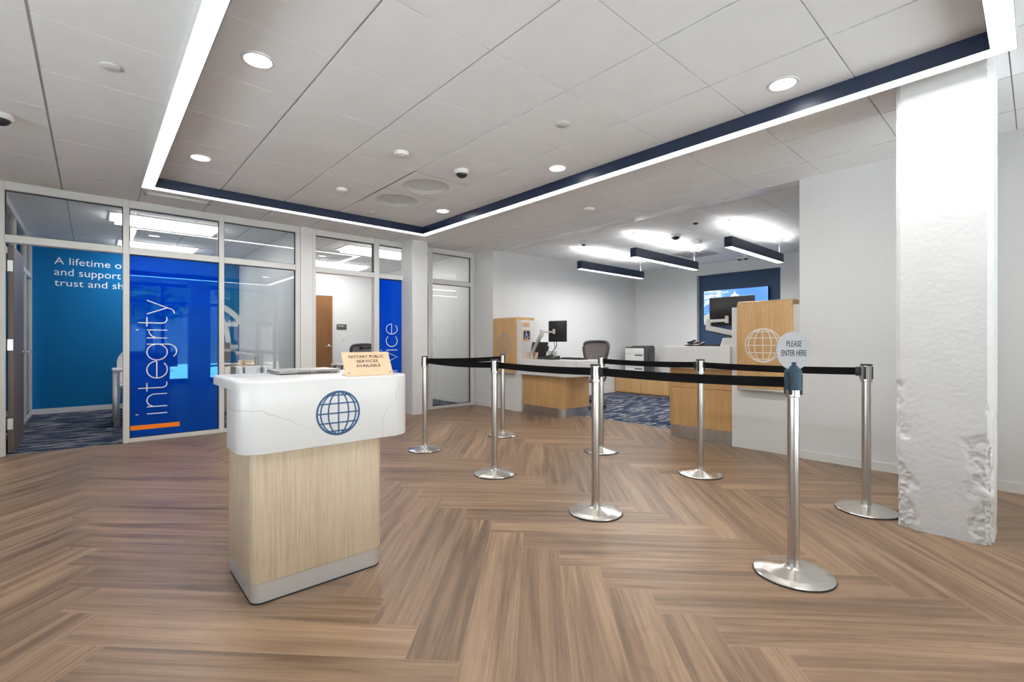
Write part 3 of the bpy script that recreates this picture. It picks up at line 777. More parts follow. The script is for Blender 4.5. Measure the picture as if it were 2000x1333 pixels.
# ---- slanted sign
def slanted(name, label, x0, x1, y, z, hgt, lean, lines, width, texth, cap=None):
    t = thing(name, ((x0 + x1) / 2, y, z), label, 'sign')
    uz = Vector((0, lean, hgt)).normalized(); L = math.hypot(lean, hgt)
    M = frame_M((x0, y, z), (1, 0, 0), uz)
    tb = B(); box(tb, 0, x1 - x0, 0, L, -.006, 0)
    bmesh.ops.bevel(tb, geom=tb.edges[:], offset=.001, segments=1, affect='EDGES')
    bm = B(); merge(bm, tb, M)
    obj('panel', bm, M_peach, t)
    for xf in (x0 + .03, x1 - .03):
        bm = B(); bar(bm, (xf, y + .004, z + .004), (xf, y + lean + .03, z + .004), .03, .006, .001); obj('foot', bm, M_peach, t)
    return t, M, L
sg, Msg, Lsg = slanted('tabletop_sign', 'pale wood slanted tabletop sign reading notary public services available', .896, 1.140, 2.150, DT + .001, .113, .058, None, None, None)
W_ = .244
bm = B()
for s, yy, ww in (('NOTARY PUBLIC', .094, .176), ('SERVICES', .069, .107), ('AVAILABLE', .045, .122)):
    merge(bm, text(s, Msg @ Matrix.Translation((W_ / 2, yy, 0)), width=ww * 1.03, height=.0155, align='CENTER', depth=.0008, bold=.012, spacing=1.08))
obj('lettering', bm, M_ink, sg)
for x in (.018, W_ - .014):
    bm = B(); lathe(bm, [(0, 0), (.006, 0), (.006, .002), (.004, .004), (0, .004)], 0, 0, 0, 16, Msg @ Matrix.Translation((x, .016, 0))); obj('screw', bm, M_chrome, sg)

# ---- belt stanchions
def make_stanchion():
    t = thing('belt_stanchion', (0, 0, 0), '', 'crowd barrier post')
    obj('base', lathe(B(), [(.170, .004), (.171, .008), (.166, .012), (.135, .021), (.045, .036), (.030, .042), (.0265, .056), (.0255, .075)], seg=56), M_steel, t, angle=6)
    obj('rubber_rim', lathe(B(), [(0, 0), (.172, 0), (.174, .003), (.172, .006), (0, .004)], seg=56), M_rubber, t)
    obj('pole', lathe(B(), [(.025, .05), (.025, .856), (0, .856)], seg=32), M_steelv, t)
    obj('head', lathe(B(), [(.026, .846), (.0325, .850), (.0325, .955), (0, .955)], seg=32), M_steelv, t)
    obj('cap', lathe(B(), [(.034, .953), (.034, .961), (.031, .964), (0, .964)], seg=32), M_black, t)
    for a in range(4):
        bm = B(); M = Matrix.Rotation(a * PI / 2, 4, 'Z')
        tb = B(); rbox(tb, .0285, .0362, -.0075, .0075, .866, .948, r=.003); merge(bm, tb, M)
        obj('belt_slot', bm, M_black, t)
    return t
POST = {'sign': (2.515, .778), 'f2': (2.461, 1.911), 'f3': (2.542, 3.029), 'f4': (2.572, 4.179), 'b4': (3.660, 4.210), 'b3': (3.876, 2.939), 'b2': (3.826, 1.878), 'b1': (3.820, .753)}
PL = {'sign': 'brushed steel belt post nearest the viewer, carrying the round enter-here sign',
      'f2': 'brushed steel belt post in front row, next beyond the sign post',
      'f3': 'brushed steel belt post in front row between two long belts, third from the sign post',
      'f4': 'leftmost brushed steel belt post, beside the narrow white column',
      'b4': 'farthest brushed steel belt post, in front of the small globe wood panel',
      'b3': 'brushed steel belt post whose belt starts in front of the printer',
      'b2': 'brushed steel belt post standing before the right hand wood counter',
      'b1': 'brushed steel belt post beside the rough white column'}
proto = make_stanchion(); posts = {}
GRP = 'belt posts around the queue'
for k, (x, y) in POST.items():
    if not posts: proto.location = (x, y, 0); proto['label'] = PL[k]; proto['group'] = GRP; posts[k] = proto
    else: posts[k] = dup(proto, (x, y, 0), PL[k], GRP)
def belt(a, b, label, sag=.008):
    pa, pb = Vector(POST[a] + (0,)), Vector(POST[b] + (0,)); d = (pb - pa); L = d.length; d.normalize(); n = Vector((-d.y, d.x, 0))
    bm = B(); N = 16; s0, s1 = .034, L - .058; rows = []
    for i in range(N + 1):
        t = i / N; s = s0 + (s1 - s0) * t; dz = -sag * 4 * t * (1 - t)
        c = pa + d * s
        rows.append([bm.verts.new(c + n * (w * .0012) + Vector((0, 0, z + dz))) for w, z in ((-1, .890), (1, .890), (1, .940), (-1, .940))])
    for p, q in zip(rows, rows[1:]):
        for k in range(4): bm.faces.new((p[k], p[(k + 1) % 4], q[(k + 1) % 4], q[k]))
    bm.faces.new(rows[0][::-1]); bm.faces.new(rows[-1]); bmesh.ops.recalc_face_normals(bm, faces=bm.faces[:])
    o = tag(obj('barrier_belt', bm, M_belt), label, 'barrier belt', 'black belts between the posts')
    bm = B(); bar(bm, pa + d * s1 + Vector((0, 0, .914)), pa + d * (L - .0355) + Vector((0, 0, .914)), .016, .060, .003)
    obj('belt_clip', bm, M_black, o)
belt('sign', 'f2', 'black belt stretched from the enter-here sign post to the next front post')
belt('f2', 'f3', 'black belt passing in front of the low left counter')
belt('f3', 'f4', 'black belt from the leftmost post towards the viewer, lower of two at the glass', .012)
belt('f4', 'b4', 'black belt from the leftmost post back to the farthest post')
belt('b3', 'b2', 'black belt passing in front of the printer')
belt('b2', 'b1', 'black belt passing behind the round sign to the post at the rough column')
# round sign on the nearest post
x, y = POST['sign']
es = thing('entry_sign', (x, y, .868), 'round frosted sign reading please enter here, on the nearest belt post', 'sign')
obj('sleeve', lathe(B(), [(.0345, .880), (.0370, .880), (.0372, .965), (.034, .977), (.022, .987), (.0125, .991), (.0115, 1.012), (.0, 1.013)], x, y, 0, 36), M_blue_sleeve, es)
for a in range(4):
    bm = B(); tb = B(); rbox(tb, .0330, .0395, -.0065, .0065, .858, .955, r=.003); merge(bm, tb, Matrix.Translation((x, y, 0)) @ Matrix.Rotation(a * PI / 2, 4, 'Z')); obj('slot_cover', bm, M_black, es)
ang = math.radians(-33); ux = (math.cos(ang), math.sin(ang), 0)
R_ = .0915; cz = 1.066
out = arc(0, 0, R_, -67, 247, 56)
M = frame_M((x - .002, y - .002, cz), ux, (0, 0, 1))
hw = out[0][0]
out += [(-.030, -.088), (-.022, -.072), (-.013, -.070), (-.013, -.055), (.013, -.055), (.013, -.070), (.022, -.072), (.030, -.088)]
bm = B(); prism(bm, out, -.003, .003, M); obj('disc', bm, M_acr, es, angle=30)
bm = B(); Mt = frame_M(Vector((x - .002, y - .002, cz)) + Vector(frame_M((0, 0, 0), ux, (0, 0, 1)).col[2][:3]) * .0031, ux, (0, 0, 1))
merge(bm, text('PLEASE', Mt @ Matrix.Translation((0, .020, 0)), width=.080, height=.028, align='CENTER', depth=.0006, bold=.012, spacing=.95))
merge(bm, text('ENTER HERE', Mt @ Matrix.Translation((0, -.024, 0)), width=.132, height=.028, align='CENTER', depth=.0006, bold=.012, spacing=.95))
obj('lettering', bm, M_darkink, es)

# ---- rectangular linear light
LX0, LX1, LY0, LY1 = .352, 3.460, .072, 5.615; IX0, IX1, IY0, IY1 = .447, 3.365, .165, 5.520; LZ = ZC - .095
fr = thing('ceiling_light', ((LX0 + LX1) / 2, (LY0 + LY1) / 2, LZ), 'large rectangular linear ceiling light with navy sides and glowing white underside', 'light')
def ring(x0, x1, y0, y1, t, z0, z1):
    bm = B(); box(bm, x0, x1, y0, y0 + t, z0, z1); box(bm, x0, x1, y1 - t, y1, z0, z1); box(bm, x0, x0 + t, y0 + t, y1 - t, z0, z1); box(bm, x1 - t, x1, y0 + t, y1 - t, z0, z1); return bm
obj('outer_housing', ring(LX0, LX1, LY0, LY1, .003, LZ, ZC + .0098), M_grid, fr)
bm = B(); t = .003
box(bm, IX0 - t, IX0, IY0 - t, IY1 + t, LZ, ZC + .0098); box(bm, IX1, IX1 + t, IY0 - t, IY1 + t, LZ, ZC + .0098); box(bm, IX0, IX1, IY0 - t, IY0, LZ, ZC + .0098); box(bm, IX0, IX1, IY1, IY1 + t, LZ, ZC + .0098)
obj('inner_housing', bm, M_navy, fr)
bm = B(); z0, z1 = LZ + .002, LZ + .006
box(bm, LX0 + .003, IX0 - .003, LY0 + .003, LY1 - .003, z0, z1); box(bm, IX1 + .003, LX1 - .003, LY0 + .003, LY1 - .003, z0, z1)
box(bm, IX0 - .003, IX1 + .003, LY0 + .003, IY0 - .003, z0, z1); box(bm, IX0 - .003, IX1 + .003, IY1 + .003, LY1 - .003, z0, z1)
obj('diffuser', bm, M_led, fr)

# ---- fittings on the ceiling
def make_downlight():
    t = thing('downlight', (0, 0, ZC - .004), '', 'light')
    obj('trim_ring', lathe(B(), [(.068, .003), (.070, -.001), (.084, .0), (.086, .004), (.068, .0045)], 0, 0, ZC - .004, 40), M_alu, t)
    obj('lens', lathe(B(), [(0, .0022), (.0685, .0022), (.0685, .004), (0, .004)], 0, 0, ZC - .004, 40), M_down, t)
    return t
dl = [(.689, 2.853, 'round glowing downlight nearest the left bar of the linear light, largest in the photo'), (.689, 4.682, 'small round downlight beside the far end of the left light bar'),
      (3.128, 1.024, 'round downlight nearest the rough white column'), (3.128, 2.853, 'round downlight beside the middle of the long right light bar'),
      (3.128, 4.682, 'smallest round downlight near the far corner of the linear light')]
p = make_downlight()
for i, (x, y, lb) in enumerate(dl):
    if i == 0: p.location = (x, y, ZC - .004); p['label'] = lb; p['group'] = 'round downlights'
    else: dup(p, (x, y, ZC - .004), lb, 'round downlights')
def make_cover():
    t = lathe(B(), [(0, .0), (.046, .0), (.049, .002), (.049, .005), (.040, .006), (.040, .010), (0, .010)], 0, 0, ZC - .010, 32)
    return tag(obj('sprinkler_cover', t, M_alu), '', 'sprinkler')
sc = [(.0795, 3.4625, 'flat white sprinkler cover on ceiling left of the light bar, nearest the viewer'), (.0795, 5.90, 'flat white sprinkler cover near the ceiling edge above the glass partition'), (2.518, 2.243, 'flat white sprinkler cover in the middle of the framed ceiling'),
      (2.518, 5.291, 'flat grey sprinkler cover beside the far navy light bar'), (4.347, 4.682, 'flat sprinkler cover outside the light frame, above the small globe panel'), (4.347, 2.243, 'flat sprinkler cover between right light bar and counter opening')]
p = make_cover()
for i, (x, y, lb) in enumerate(sc):
    if i == 0: p.location = (x, y, ZC - .010); p['label'] = lb; p['group'] = 'sprinkler covers'
    else: q = dup(p, (x, y, ZC - .010), lb, 'sprinkler covers')
def make_detector(x, y, z, label, r=.062, h=.036):
    t = thing('smoke_detector', (x, y, z - h), label, 'smoke detector', 'ceiling detectors')
    obj('base_plate', lathe(B(), [(r, -.001), (r * 1.02, -.012), (0, -.012)], x, y, z, 32), M_whiteplas, t)
    obj('dome', lathe(B(), [(r * .98, -.012), (r * .9, -h * .75), (r * .6, -h * .93), (0, -h)], x, y, z, 32), M_whiteplas, t)
    obj('indicator', lathe(B(), [(0, 0), (.004, 0), (.004, .004), (0, .004)], x + .02, y - .03, z - h * .98, 10), M_charcoal, t)
    return t
make_detector(1.908, 3.4625, ZC, 'white round smoke detector left of the dome camera on ceiling')
make_detector(1.908, 4.682, ZC, 'small white round detector left of the twin air diffusers', r=.055, h=.04)
make_detector(4.347, 3.4625, ZC, 'white smoke detector outside the light frame, above the printer side')
def make_dome(x, y, z, label, r=.062, base=None):
    t = thing('dome_camera', (x, y, z - .07), label, 'security camera', 'dome cameras')
    obj('housing', lathe(B(), [(r * 1.05, -.001), (r * 1.08, -.02), (r * .9, -.036), (0, -.036)], x, y, z, 32), base or M_whiteplas, t)
    obj('dome', lathe(B(), [(r * .82, -.036)] + [(r * .8 * math.cos(a * PI / 16), -.036 - r * .55 * math.sin(a * PI / 16)) for a in range(1, 9)], x, y, z, 32), M_screenback, t)
    return t
make_dome(2.518, 3.4625, ZC, 'white dome camera with black lens beside the twin air diffusers')
make_dome(-.475, 4.70, ZC, 'dark dome camera at the left edge of the ceiling', r=.07)
# twin air diffusers
def make_diffuser(x, y):
    t = thing('air_diffuser', (x, y, ZC), '', 'air vent')
    bm = B(); n = 40; h = TILE / 2 - .004; rad = .235
    o_, i_ = [], []
    for k in range(n):
        a = 2 * PI * k / n; c, s = math.cos(a), math.sin(a); m = h / max(abs(c), abs(s))
        o_.append(bm.verts.new((x + c * m, y + s * m, ZC))); i_.append(bm.verts.new((x + c * rad, y + s * rad, ZC)))
    for k in range(n): bm.faces.new((o_[k], i_[k], i_[(k + 1) % n], o_[(k + 1) % n]))
    obj('plate', bm, M_tile, t)
    obj('outer_cone', lathe(B(), [(rad, 0), (.222, .004), (.20, .016), (.175, .022), (.165, .022)], x, y, ZC, 48), M_vent, t, angle=180)
    obj('inner_cone', lathe(B(), [(.165, .022), (.15, .020), (.09, .032), (.0, .036)], x, y, ZC, 48), M_vent, t, angle=180)
    return t
p = make_diffuser(2.518, 4.072); p['label'] = 'grey round ceiling air diffuser nearer the dome camera'; p['group'] = 'twin air diffusers'
dup(p, (2.518, 4.682, ZC), 'grey round ceiling air diffuser farther from the dome camera, nearer the far light bar', 'twin air diffusers')
t = thing('slot_diffuser', (.69, 6.10, ZC - .03), 'white bar hanging at ceiling behind the left corner of the linear light', 'air vent')
obj('body', rbox(B(), .41, .98, 6.07, 6.13, ZC - .03, ZC - .004, r=.003), M_whiteplas, t)
for x in (.415, .975): obj('bracket', box(B(), x - .012, x + .012, 6.06, 6.14, ZC - .034, ZC - .001), M_greyplas, t)

# ================================================================== SERVICE COUNTERS
def panel(name_label, y0, y1, wy0, wy1, z0, z1, zs, cy, cz, R, mat, hatx):
    t = thing('privacy_screen', (5.28, (y0 + y1) / 2, 0), name_label, 'screen')
    obj('white_slab', rbox(B(), 5.10, 5.45, y0, y1, 0, zs, r=.003, seg=1), M_wall, t)
    r = .045; prof = [(5.060, z0), (5.0985, z0), (5.0985, zs + .001), (hatx, zs + .001), (hatx, z1)] + [(5.060 + r + r * math.cos(math.radians(a)), z1 - r + r * math.sin(math.radians(a))) for a in range(90, 181, 15)]
    bm = B(); prism(bm, prof, -wy1, -wy0, frame_M((0, 0, 0), (1, 0, 0), (0, 0, 1)))
    obj('wood_panel', bm, M_honey, t)
    obj('globe_emblem', globe(R, .0085, frame_M((5.060, cy, cz), (0, -1, 0), (0, 0, 1)), -.001, .0015), mat, t)
    obj('ledge', rbox(B(), 5.030, 5.0985, wy0 + .01, wy1 - .01, z0 - .022, z0 - .001, r=.003), M_silver, t)
    return t
panel('white screen with wood panel and small grey globe, by the left counter', 5.42, 6.095, 5.525, 6.07, .625, 1.508, 1.458, 5.80, 1.075, .167, M_logogrey, 5.50)
panel('white screen with wood panel and large pale globe behind the enter-here sign', 1.523, 2.160, 1.578, 2.090, .636, 1.528, 1.474, 1.838, 1.075, .173, M_logowhite, 5.50)
c1 = thing('service_counter', (5.43, 4.9, 0), 'low rounded white quartz counter on honey wood base, left of the carpet', 'counter')
obj('counter_top', rprism(B(), rrect(5.05, 5.75, 4.357, 5.418, (.15, .03, .003, .003)), .606, .845, r_top=.008, r_bot=.004), M_quartz2, c1)
obj('wood_body', prism(B(), rrect(5.13, 5.73, 4.56, 5.416, (.13, .02, .003, .003)), .130, .606), M_honey, c1)
obj('steel_band', prism(B(), rrect(5.118, 5.742, 4.548, 5.414, (.14, .02, .003, .003)), .594, .604), M_band, c1)
obj('kick_plate', prism(B(), rrect(5.138, 5.722, 4.568, 5.414, (.13, .02, .003, .003)), .0, .130), M_band, c1)
c2 = thing('service_counter', (5.43, 2.55, 0), 'tall white quartz counter on honey wood base, right of the carpet', 'counter')
obj('counter_top', rprism(B(), rrect(5.05, 5.75, 2.163, 2.985, (.003, .003, .03, .10)), .812, 1.060, r_top=.008, r_bot=.004), M_quartz2, c2)
obj('wood_body', prism(B(), rrect(5.13, 5.73, 2.164, 2.945, (.003, .003, .02, .13)), .145, .583), M_honey, c2)
obj('wood_band', prism(B(), rrect(5.13, 5.73, 2.164, 2.945, (.003, .003, .02, .13)), .587, .812), M_honey, c2)
obj('kick_plate', prism(B(), rrect(5.138, 5.722, 2.166, 2.937, (.003, .003, .02, .13)), .0, .145), M_band, c2)

# ---- signs on the left screen
def face_y(x, z, y=5.42): return frame_M((x, y, z), (1, 0, 0), (0, 0, 1))
t = thing('wall_sign', (5.20, 5.415, 1.353), 'small pale wood sign with red lettering on left screen, above the wheelchair sign', 'sign')
obj('panel', rbox(B(), 5.112, 5.285, 5.410, 5.4195, 1.353, 1.425, r=.002), M_peach, t)
M_red = simple('rust_ink', (.45, .07, .02), .5)
obj('lettering', text('NCUA', frame_M((5.165, 5.410, 1.371), (1, 0, 0), (0, 0, 1)), width=.10, height=.026, depth=.001, bold=.01), M_red, t)
bm = B(); box(bm, 5.125, 5.272, 5.4092, 5.411, 1.408, 1.412); obj('rule_line', bm, M_red, t)
t = thing('wall_sign', (5.20, 5.415, 1.12), 'blue and white wheelchair symbol sign on pale wood, on left screen', 'sign')
obj('panel', rbox(B(), 5.112, 5.292, 5.408, 5.4195, 1.12, 1.315, r=.002), M_peach, t)
obj('blue_square', box(B(), 5.140, 5.276, 5.406, 5.4085, 1.152, 1.287), M_darknavy if 'M_darknavy' in globals() else simple('sign_navy', (.012, .016, .085), .4), t)
M = frame_M((5.205, 5.406, 1.215), (1, 0, 0), (0, 0, 1)); bm = B()
stroke(bm, arc(-.004, -.022, .030, 130, 350, 20), .009, 0, .001, False, M)
stroke(bm, [(-.010, .034), (-.010, .002), (.018, .002), (.034, -.040), (.048, -.034)], .010, 0, .0012, False, M)
stroke(bm, [(-.010, .020), (.016, .020)], .009, 0, .0014, False, M)
prism(bm, arc(-.012, .050, .010, 0, 360, 16)[:-1], 0, .001, M)
obj('wheelchair_symbol', bm, M_white, t)

# ---- things on the left counter
Z1 = .845
t = thing('tabletop_sign', (5.22, 5.30, Z1), 'small pale wood sign with fine print on the low left counter', 'sign')
uz = Vector((.035, 0, .10)).normalized(); M = frame_M((5.185, 5.425 - .01, Z1 + .002), (0, -1, 0), uz)
tb = B(); box(tb, 0, .255, 0, .106, -.006, 0); bm = B(); merge(bm, tb, M); obj('panel', bm, M_peach, t)
bm = B()
for k, (a, b) in enumerate(((.03, .225), (.05, .2), (.03, .22), (.06, .19))):
    tb = B(); box(tb, a, b, .084 - k * .017, .088 - k * .017, 0, .0008); merge(bm, tb, M)
obj('print_line', bm, M_ink, t)
for x in (.012, .243):
    bm = B(); lathe(bm, [(0, 0), (.005, 0), (.005, .003), (0, .003)], 0, 0, 0, 12, M @ Matrix.Translation((x, .012, 0))); obj('screw', bm, M_chrome, t)
def monitor(label, c, yaw, w, h, tilt=0.0, cat='monitor', group=None):
    """flat display seen from behind; c = screen centre"""
    t = thing('monitor', c, label, cat, group)
    RM = Matrix.Translation(c) @ Matrix.Rotation(yaw, 4, 'Z') @ Matrix.Rotation(tilt, 4, 'Y') @ Matrix.Translation([-q for q in c])
    def add(nm, bm, m):
        bmesh.ops.transform(bm, matrix=RM, verts=bm.verts[:]); return obj(nm, bm, m, t)
    cx, cy, cz = c
    bm = B(); rbox(bm, cx - .014, cx + .006, cy - w / 2, cy + w / 2, cz - h / 2, cz + h / 2, r=.004); add('casing', bm, M_screenback)
    bm = B(); rbox(bm, cx - .022, cx - .013, cy - w * .36, cy + w * .36, cz - h * .36, cz + h * .36, r=.004); add('back_bulge', bm, M_screenback)
    bm = B(); box(bm, cx + .006, cx + .0075, cy - w / 2 + .008, cy + w / 2 - .008, cz - h / 2 + .012, cz + h / 2 - .008); add('screen', bm, M_charcoal)
    bm = B(); rbox(bm, cx - .034, cx - .021, cy - .045, cy + .045, cz - .045, cz + .045, r=.003); add('mount_plate', bm, M_black)
    return t
t = monitor('black upright monitor on a silver arm above the low left counter', (5.41, 4.925, 1.275), math.radians(10), .325, .325)
AX = 5.17
bm = B(); lathe(bm, [(0, 0), (.040, 0), (.040, .012), (.020, .018), (.020, .09), (0, .09)], AX, 5.25, Z1, 24); obj('clamp_base', bm, M_silver, t)
bm = B(); bar(bm, (AX, 5.25, .93), (AX + .01, 5.06, 1.225), .045, .050, .012); obj('lower_arm', bm, M_silver, t)
bm = B(); bar(bm, (AX + .02, 5.195, .985), (AX + .02, 5.10, 1.135), .02, .024, .004); obj('gas_spring', bm, M_black, t)
bm = B(); lathe(bm, [(0, 0), (.024, 0), (.027, .01), (.027, .10), (.020, .112), (0, .112)], AX + .01, 5.05, 1.185, 20); obj('elbow', bm, M_silver, t)
bm = B(); bar(bm, (AX + .01, 5.05, 1.262), (5.345, 4.955, 1.266), .034, .030, .008); obj('upper_arm', bm, M_silver, t)
bm = B(); lathe(bm, [(0, 0), (.022, 0), (.022, .075), (0, .075)], 5.352, 4.95, 1.235, 16); obj('wrist', bm, M_whiteplas, t)
bm = B(); tube(bm, [(5.39, 4.95, 1.14), (5.39, 4.93, 1.09), (5.40, 4.94, 1.05), (5.40, 4.97, 1.01), (5.39, 5.02, .96), (5.38, 5.04, .90), (5.36, 5.08, .853)], .006, 8)
obj('power_cable', bm, M_black, t)
bm = B(); tube(bm, [(5.39, 4.99, 1.14), (5.40, 4.985, 1.08), (5.40, 4.975, 1.02)], .004, 8); obj('signal_cable', bm, M_black, t)
t = thing('payment_terminal', (5.30, 5.19, Z1), 'black tilted terminal screen behind the silver arm on left counter', 'terminal')
bm = B(); M = Matrix.Translation((5.28, 5.19, Z1 + .12)) @ Matrix.Rotation(math.radians(14), 4, 'Y'); tb = B(); rbox(tb, -.010, .010, -.15, .19, -.095, .145, r=.004); merge(bm, tb, M); obj('casing', bm, M_screenback, t)
bm = B(); tb = B(); rbox(tb, -.022, .0, -.19, -.13, .0, .08, r=.004); merge(bm, tb, M); obj('card_slot', bm, M_black, t)
bm = B(); rbox(bm, 5.245, 5.40, 5.10, 5.28, Z1 + .001, Z1 + .020, r=.004); obj('stand', bm, M_black, t)
t = thing('keyboard', (5.50, 4.66, Z1), 'black keyboard lying near the right end of the low left counter', 'keyboard')
obj('case', rbox(B(), 5.42, 5.57, 4.46, 4.88, Z1 + .001, Z1 + .022, r=.004), M_black, t)
bm = B()
for i in range(5):
    for j in range(14): rbox(bm, 5.432 + i * .026, 5.453 + i * .026, 4.475 + j * .028, 4.499 + j * .028, Z1 + .021, Z1 + .028, r=.002, seg=1)
obj('keys', bm, M_charcoal, t)
t = thing('telephone', (5.21, 4.86, Z1), 'black desk telephone on the low left counter, left of the keyboard', 'telephone')
bm = B(); prism(bm, [(0, 0), (.16, 0), (.16, .055), (0, .02)], -.09, .09, frame_M((5.13, 4.86, Z1 + .001), (1, 0, 0), (0, 0, 1))); obj('body', bm, M_black, t)
bm = B(); bar(bm, (5.15, 4.915, Z1 + .042), (5.28, 4.915, Z1 + .068), .04, .03, .01); obj('handset', bm, M_charcoal, t)
tag(obj('card_reader', rbox(B(), 5.13, 5.20, 5.00, 5.07, Z1 + .001, Z1 + .03, r=.006), M_charcoal), 'small black card reader between the fine print sign and telephone', 'card reader')
tag(obj('paper_box', rbox(B(), 5.60, 5.70, 5.13, 5.32, Z1 + .001, Z1 + .12, r=.004), M_whiteplas), 'white box behind the cables on the low left counter', 'box')

# ---- things on the right counter
Z2 = 1.060
t = monitor('black monitor in front of the television, above the tall right counter', (5.66, 2.40, 1.475), math.radians(-3), .53, .34)
bm = B(); lathe(bm, [(0, 0), (.04, 0), (.04, .012), (.022, .018), (.022, .13), (0, .13)], 5.60, 2.20, Z2, 24); obj('clamp_base', bm, M_whiteplas, t)
bm = B(); bar(bm, (5.60, 2.19, 1.172), (5.56, 2.625, 1.275), .055, .062, .014); obj('lower_arm', bm, M_whiteplas, t)
bm = B(); bar(bm, (5.60, 2.22, 1.140), (5.565, 2.60, 1.232), .035, .020, .004); obj('cable_cover', bm, M_black, t)
bm = B(); lathe(bm, [(0, 0), (.026, 0), (.031, .012), (.031, .125), (.024, .135), (0, .135)], 5.56, 2.63, 1.250, 20); obj('elbow', bm, M_whiteplas, t)
bm = B(); bar(bm, (5.56, 2.63, 1.358), (5.59, 2.43, 1.364), .036, .036, .008); obj('upper_arm', bm, M_whiteplas, t)
bm = B(); lathe(bm, [(0, 0), (.022, 0), (.022, .080), (.016, .085), (0, .085)], 5.592, 2.425, 1.332, 16); obj('wrist', bm, M_whiteplas, t)
t = thing('telephone', (5.36, 2.68, Z2), 'black desk telephone on the tall right counter', 'telephone')
bm = B(); prism(bm, [(0, 0), (.17, 0), (.17, .05), (0, .015)], -.085, .085, frame_M((5.28, 2.70, Z2 + .001), (1, 0, 0), (0, 0, 1))); obj('body', bm, M_charcoal, t)
bm = B(); bar(bm, (5.30, 2.745, Z2 + .040), (5.44, 2.745, Z2 + .070), .045, .026, .010); obj('handset', bm, M_black, t)
bm = B()
for i in range(3):
    for j in range(4): rbox(bm, 5.33 + j * .024, 5.348 + j * .024, 2.64 + i * .022, 2.656 + i * .022, Z2 + .022 + j * .005, Z2 + .034 + j * .005, r=.002, seg=1)
obj('keypad', bm, M_black, t)
t = thing('keyboard', (5.42, 2.45, Z2), 'dark keyboard on the tall right counter, beside the telephone', 'keyboard')
obj('case', rbox(B(), 5.34, 5.50, 2.36, 2.575, Z2 + .001, Z2 + .022, r=.004), M_charcoal, t)
bm = B()
for i in range(5):
    for j in range(7): rbox(bm, 5.352 + i * .028, 5.374 + i * .028, 2.372 + j * .028, 2.394 + j * .028, Z2 + .021, Z2 + .027, r=.002, seg=1)
obj('keys', bm, M_black, t)
t = thing('brochure_holder', (5.28, 2.26, Z2), 'slanted white notice in a clear stand on tall right counter, beside white slab', 'sign')
uz = Vector((.07, 0, .095)).normalized(); M = frame_M((5.235, 2.345, Z2 + .002), (0, -1, 0), uz)
tb = B(); box(tb, 0, .165, 0, .115, -.003, 0); bm = B(); merge(bm, tb, M); obj('card', bm, M_whiteplas, t)
bm = B()
for k in range(7):
    tb = B(); box(tb, .015, .15 - (k % 3) * .02, .098 - k * .013, .101 - k * .013, 0, .0006); merge(bm, tb, M)
obj('print_line', bm, M_greyplas, t)
bm = B(); bar(bm, (5.24, 2.26, Z2 + .004), (5.33, 2.26, Z2 + .004), .16, .005, .001); obj('stand_foot', bm, M_whiteplas, t)

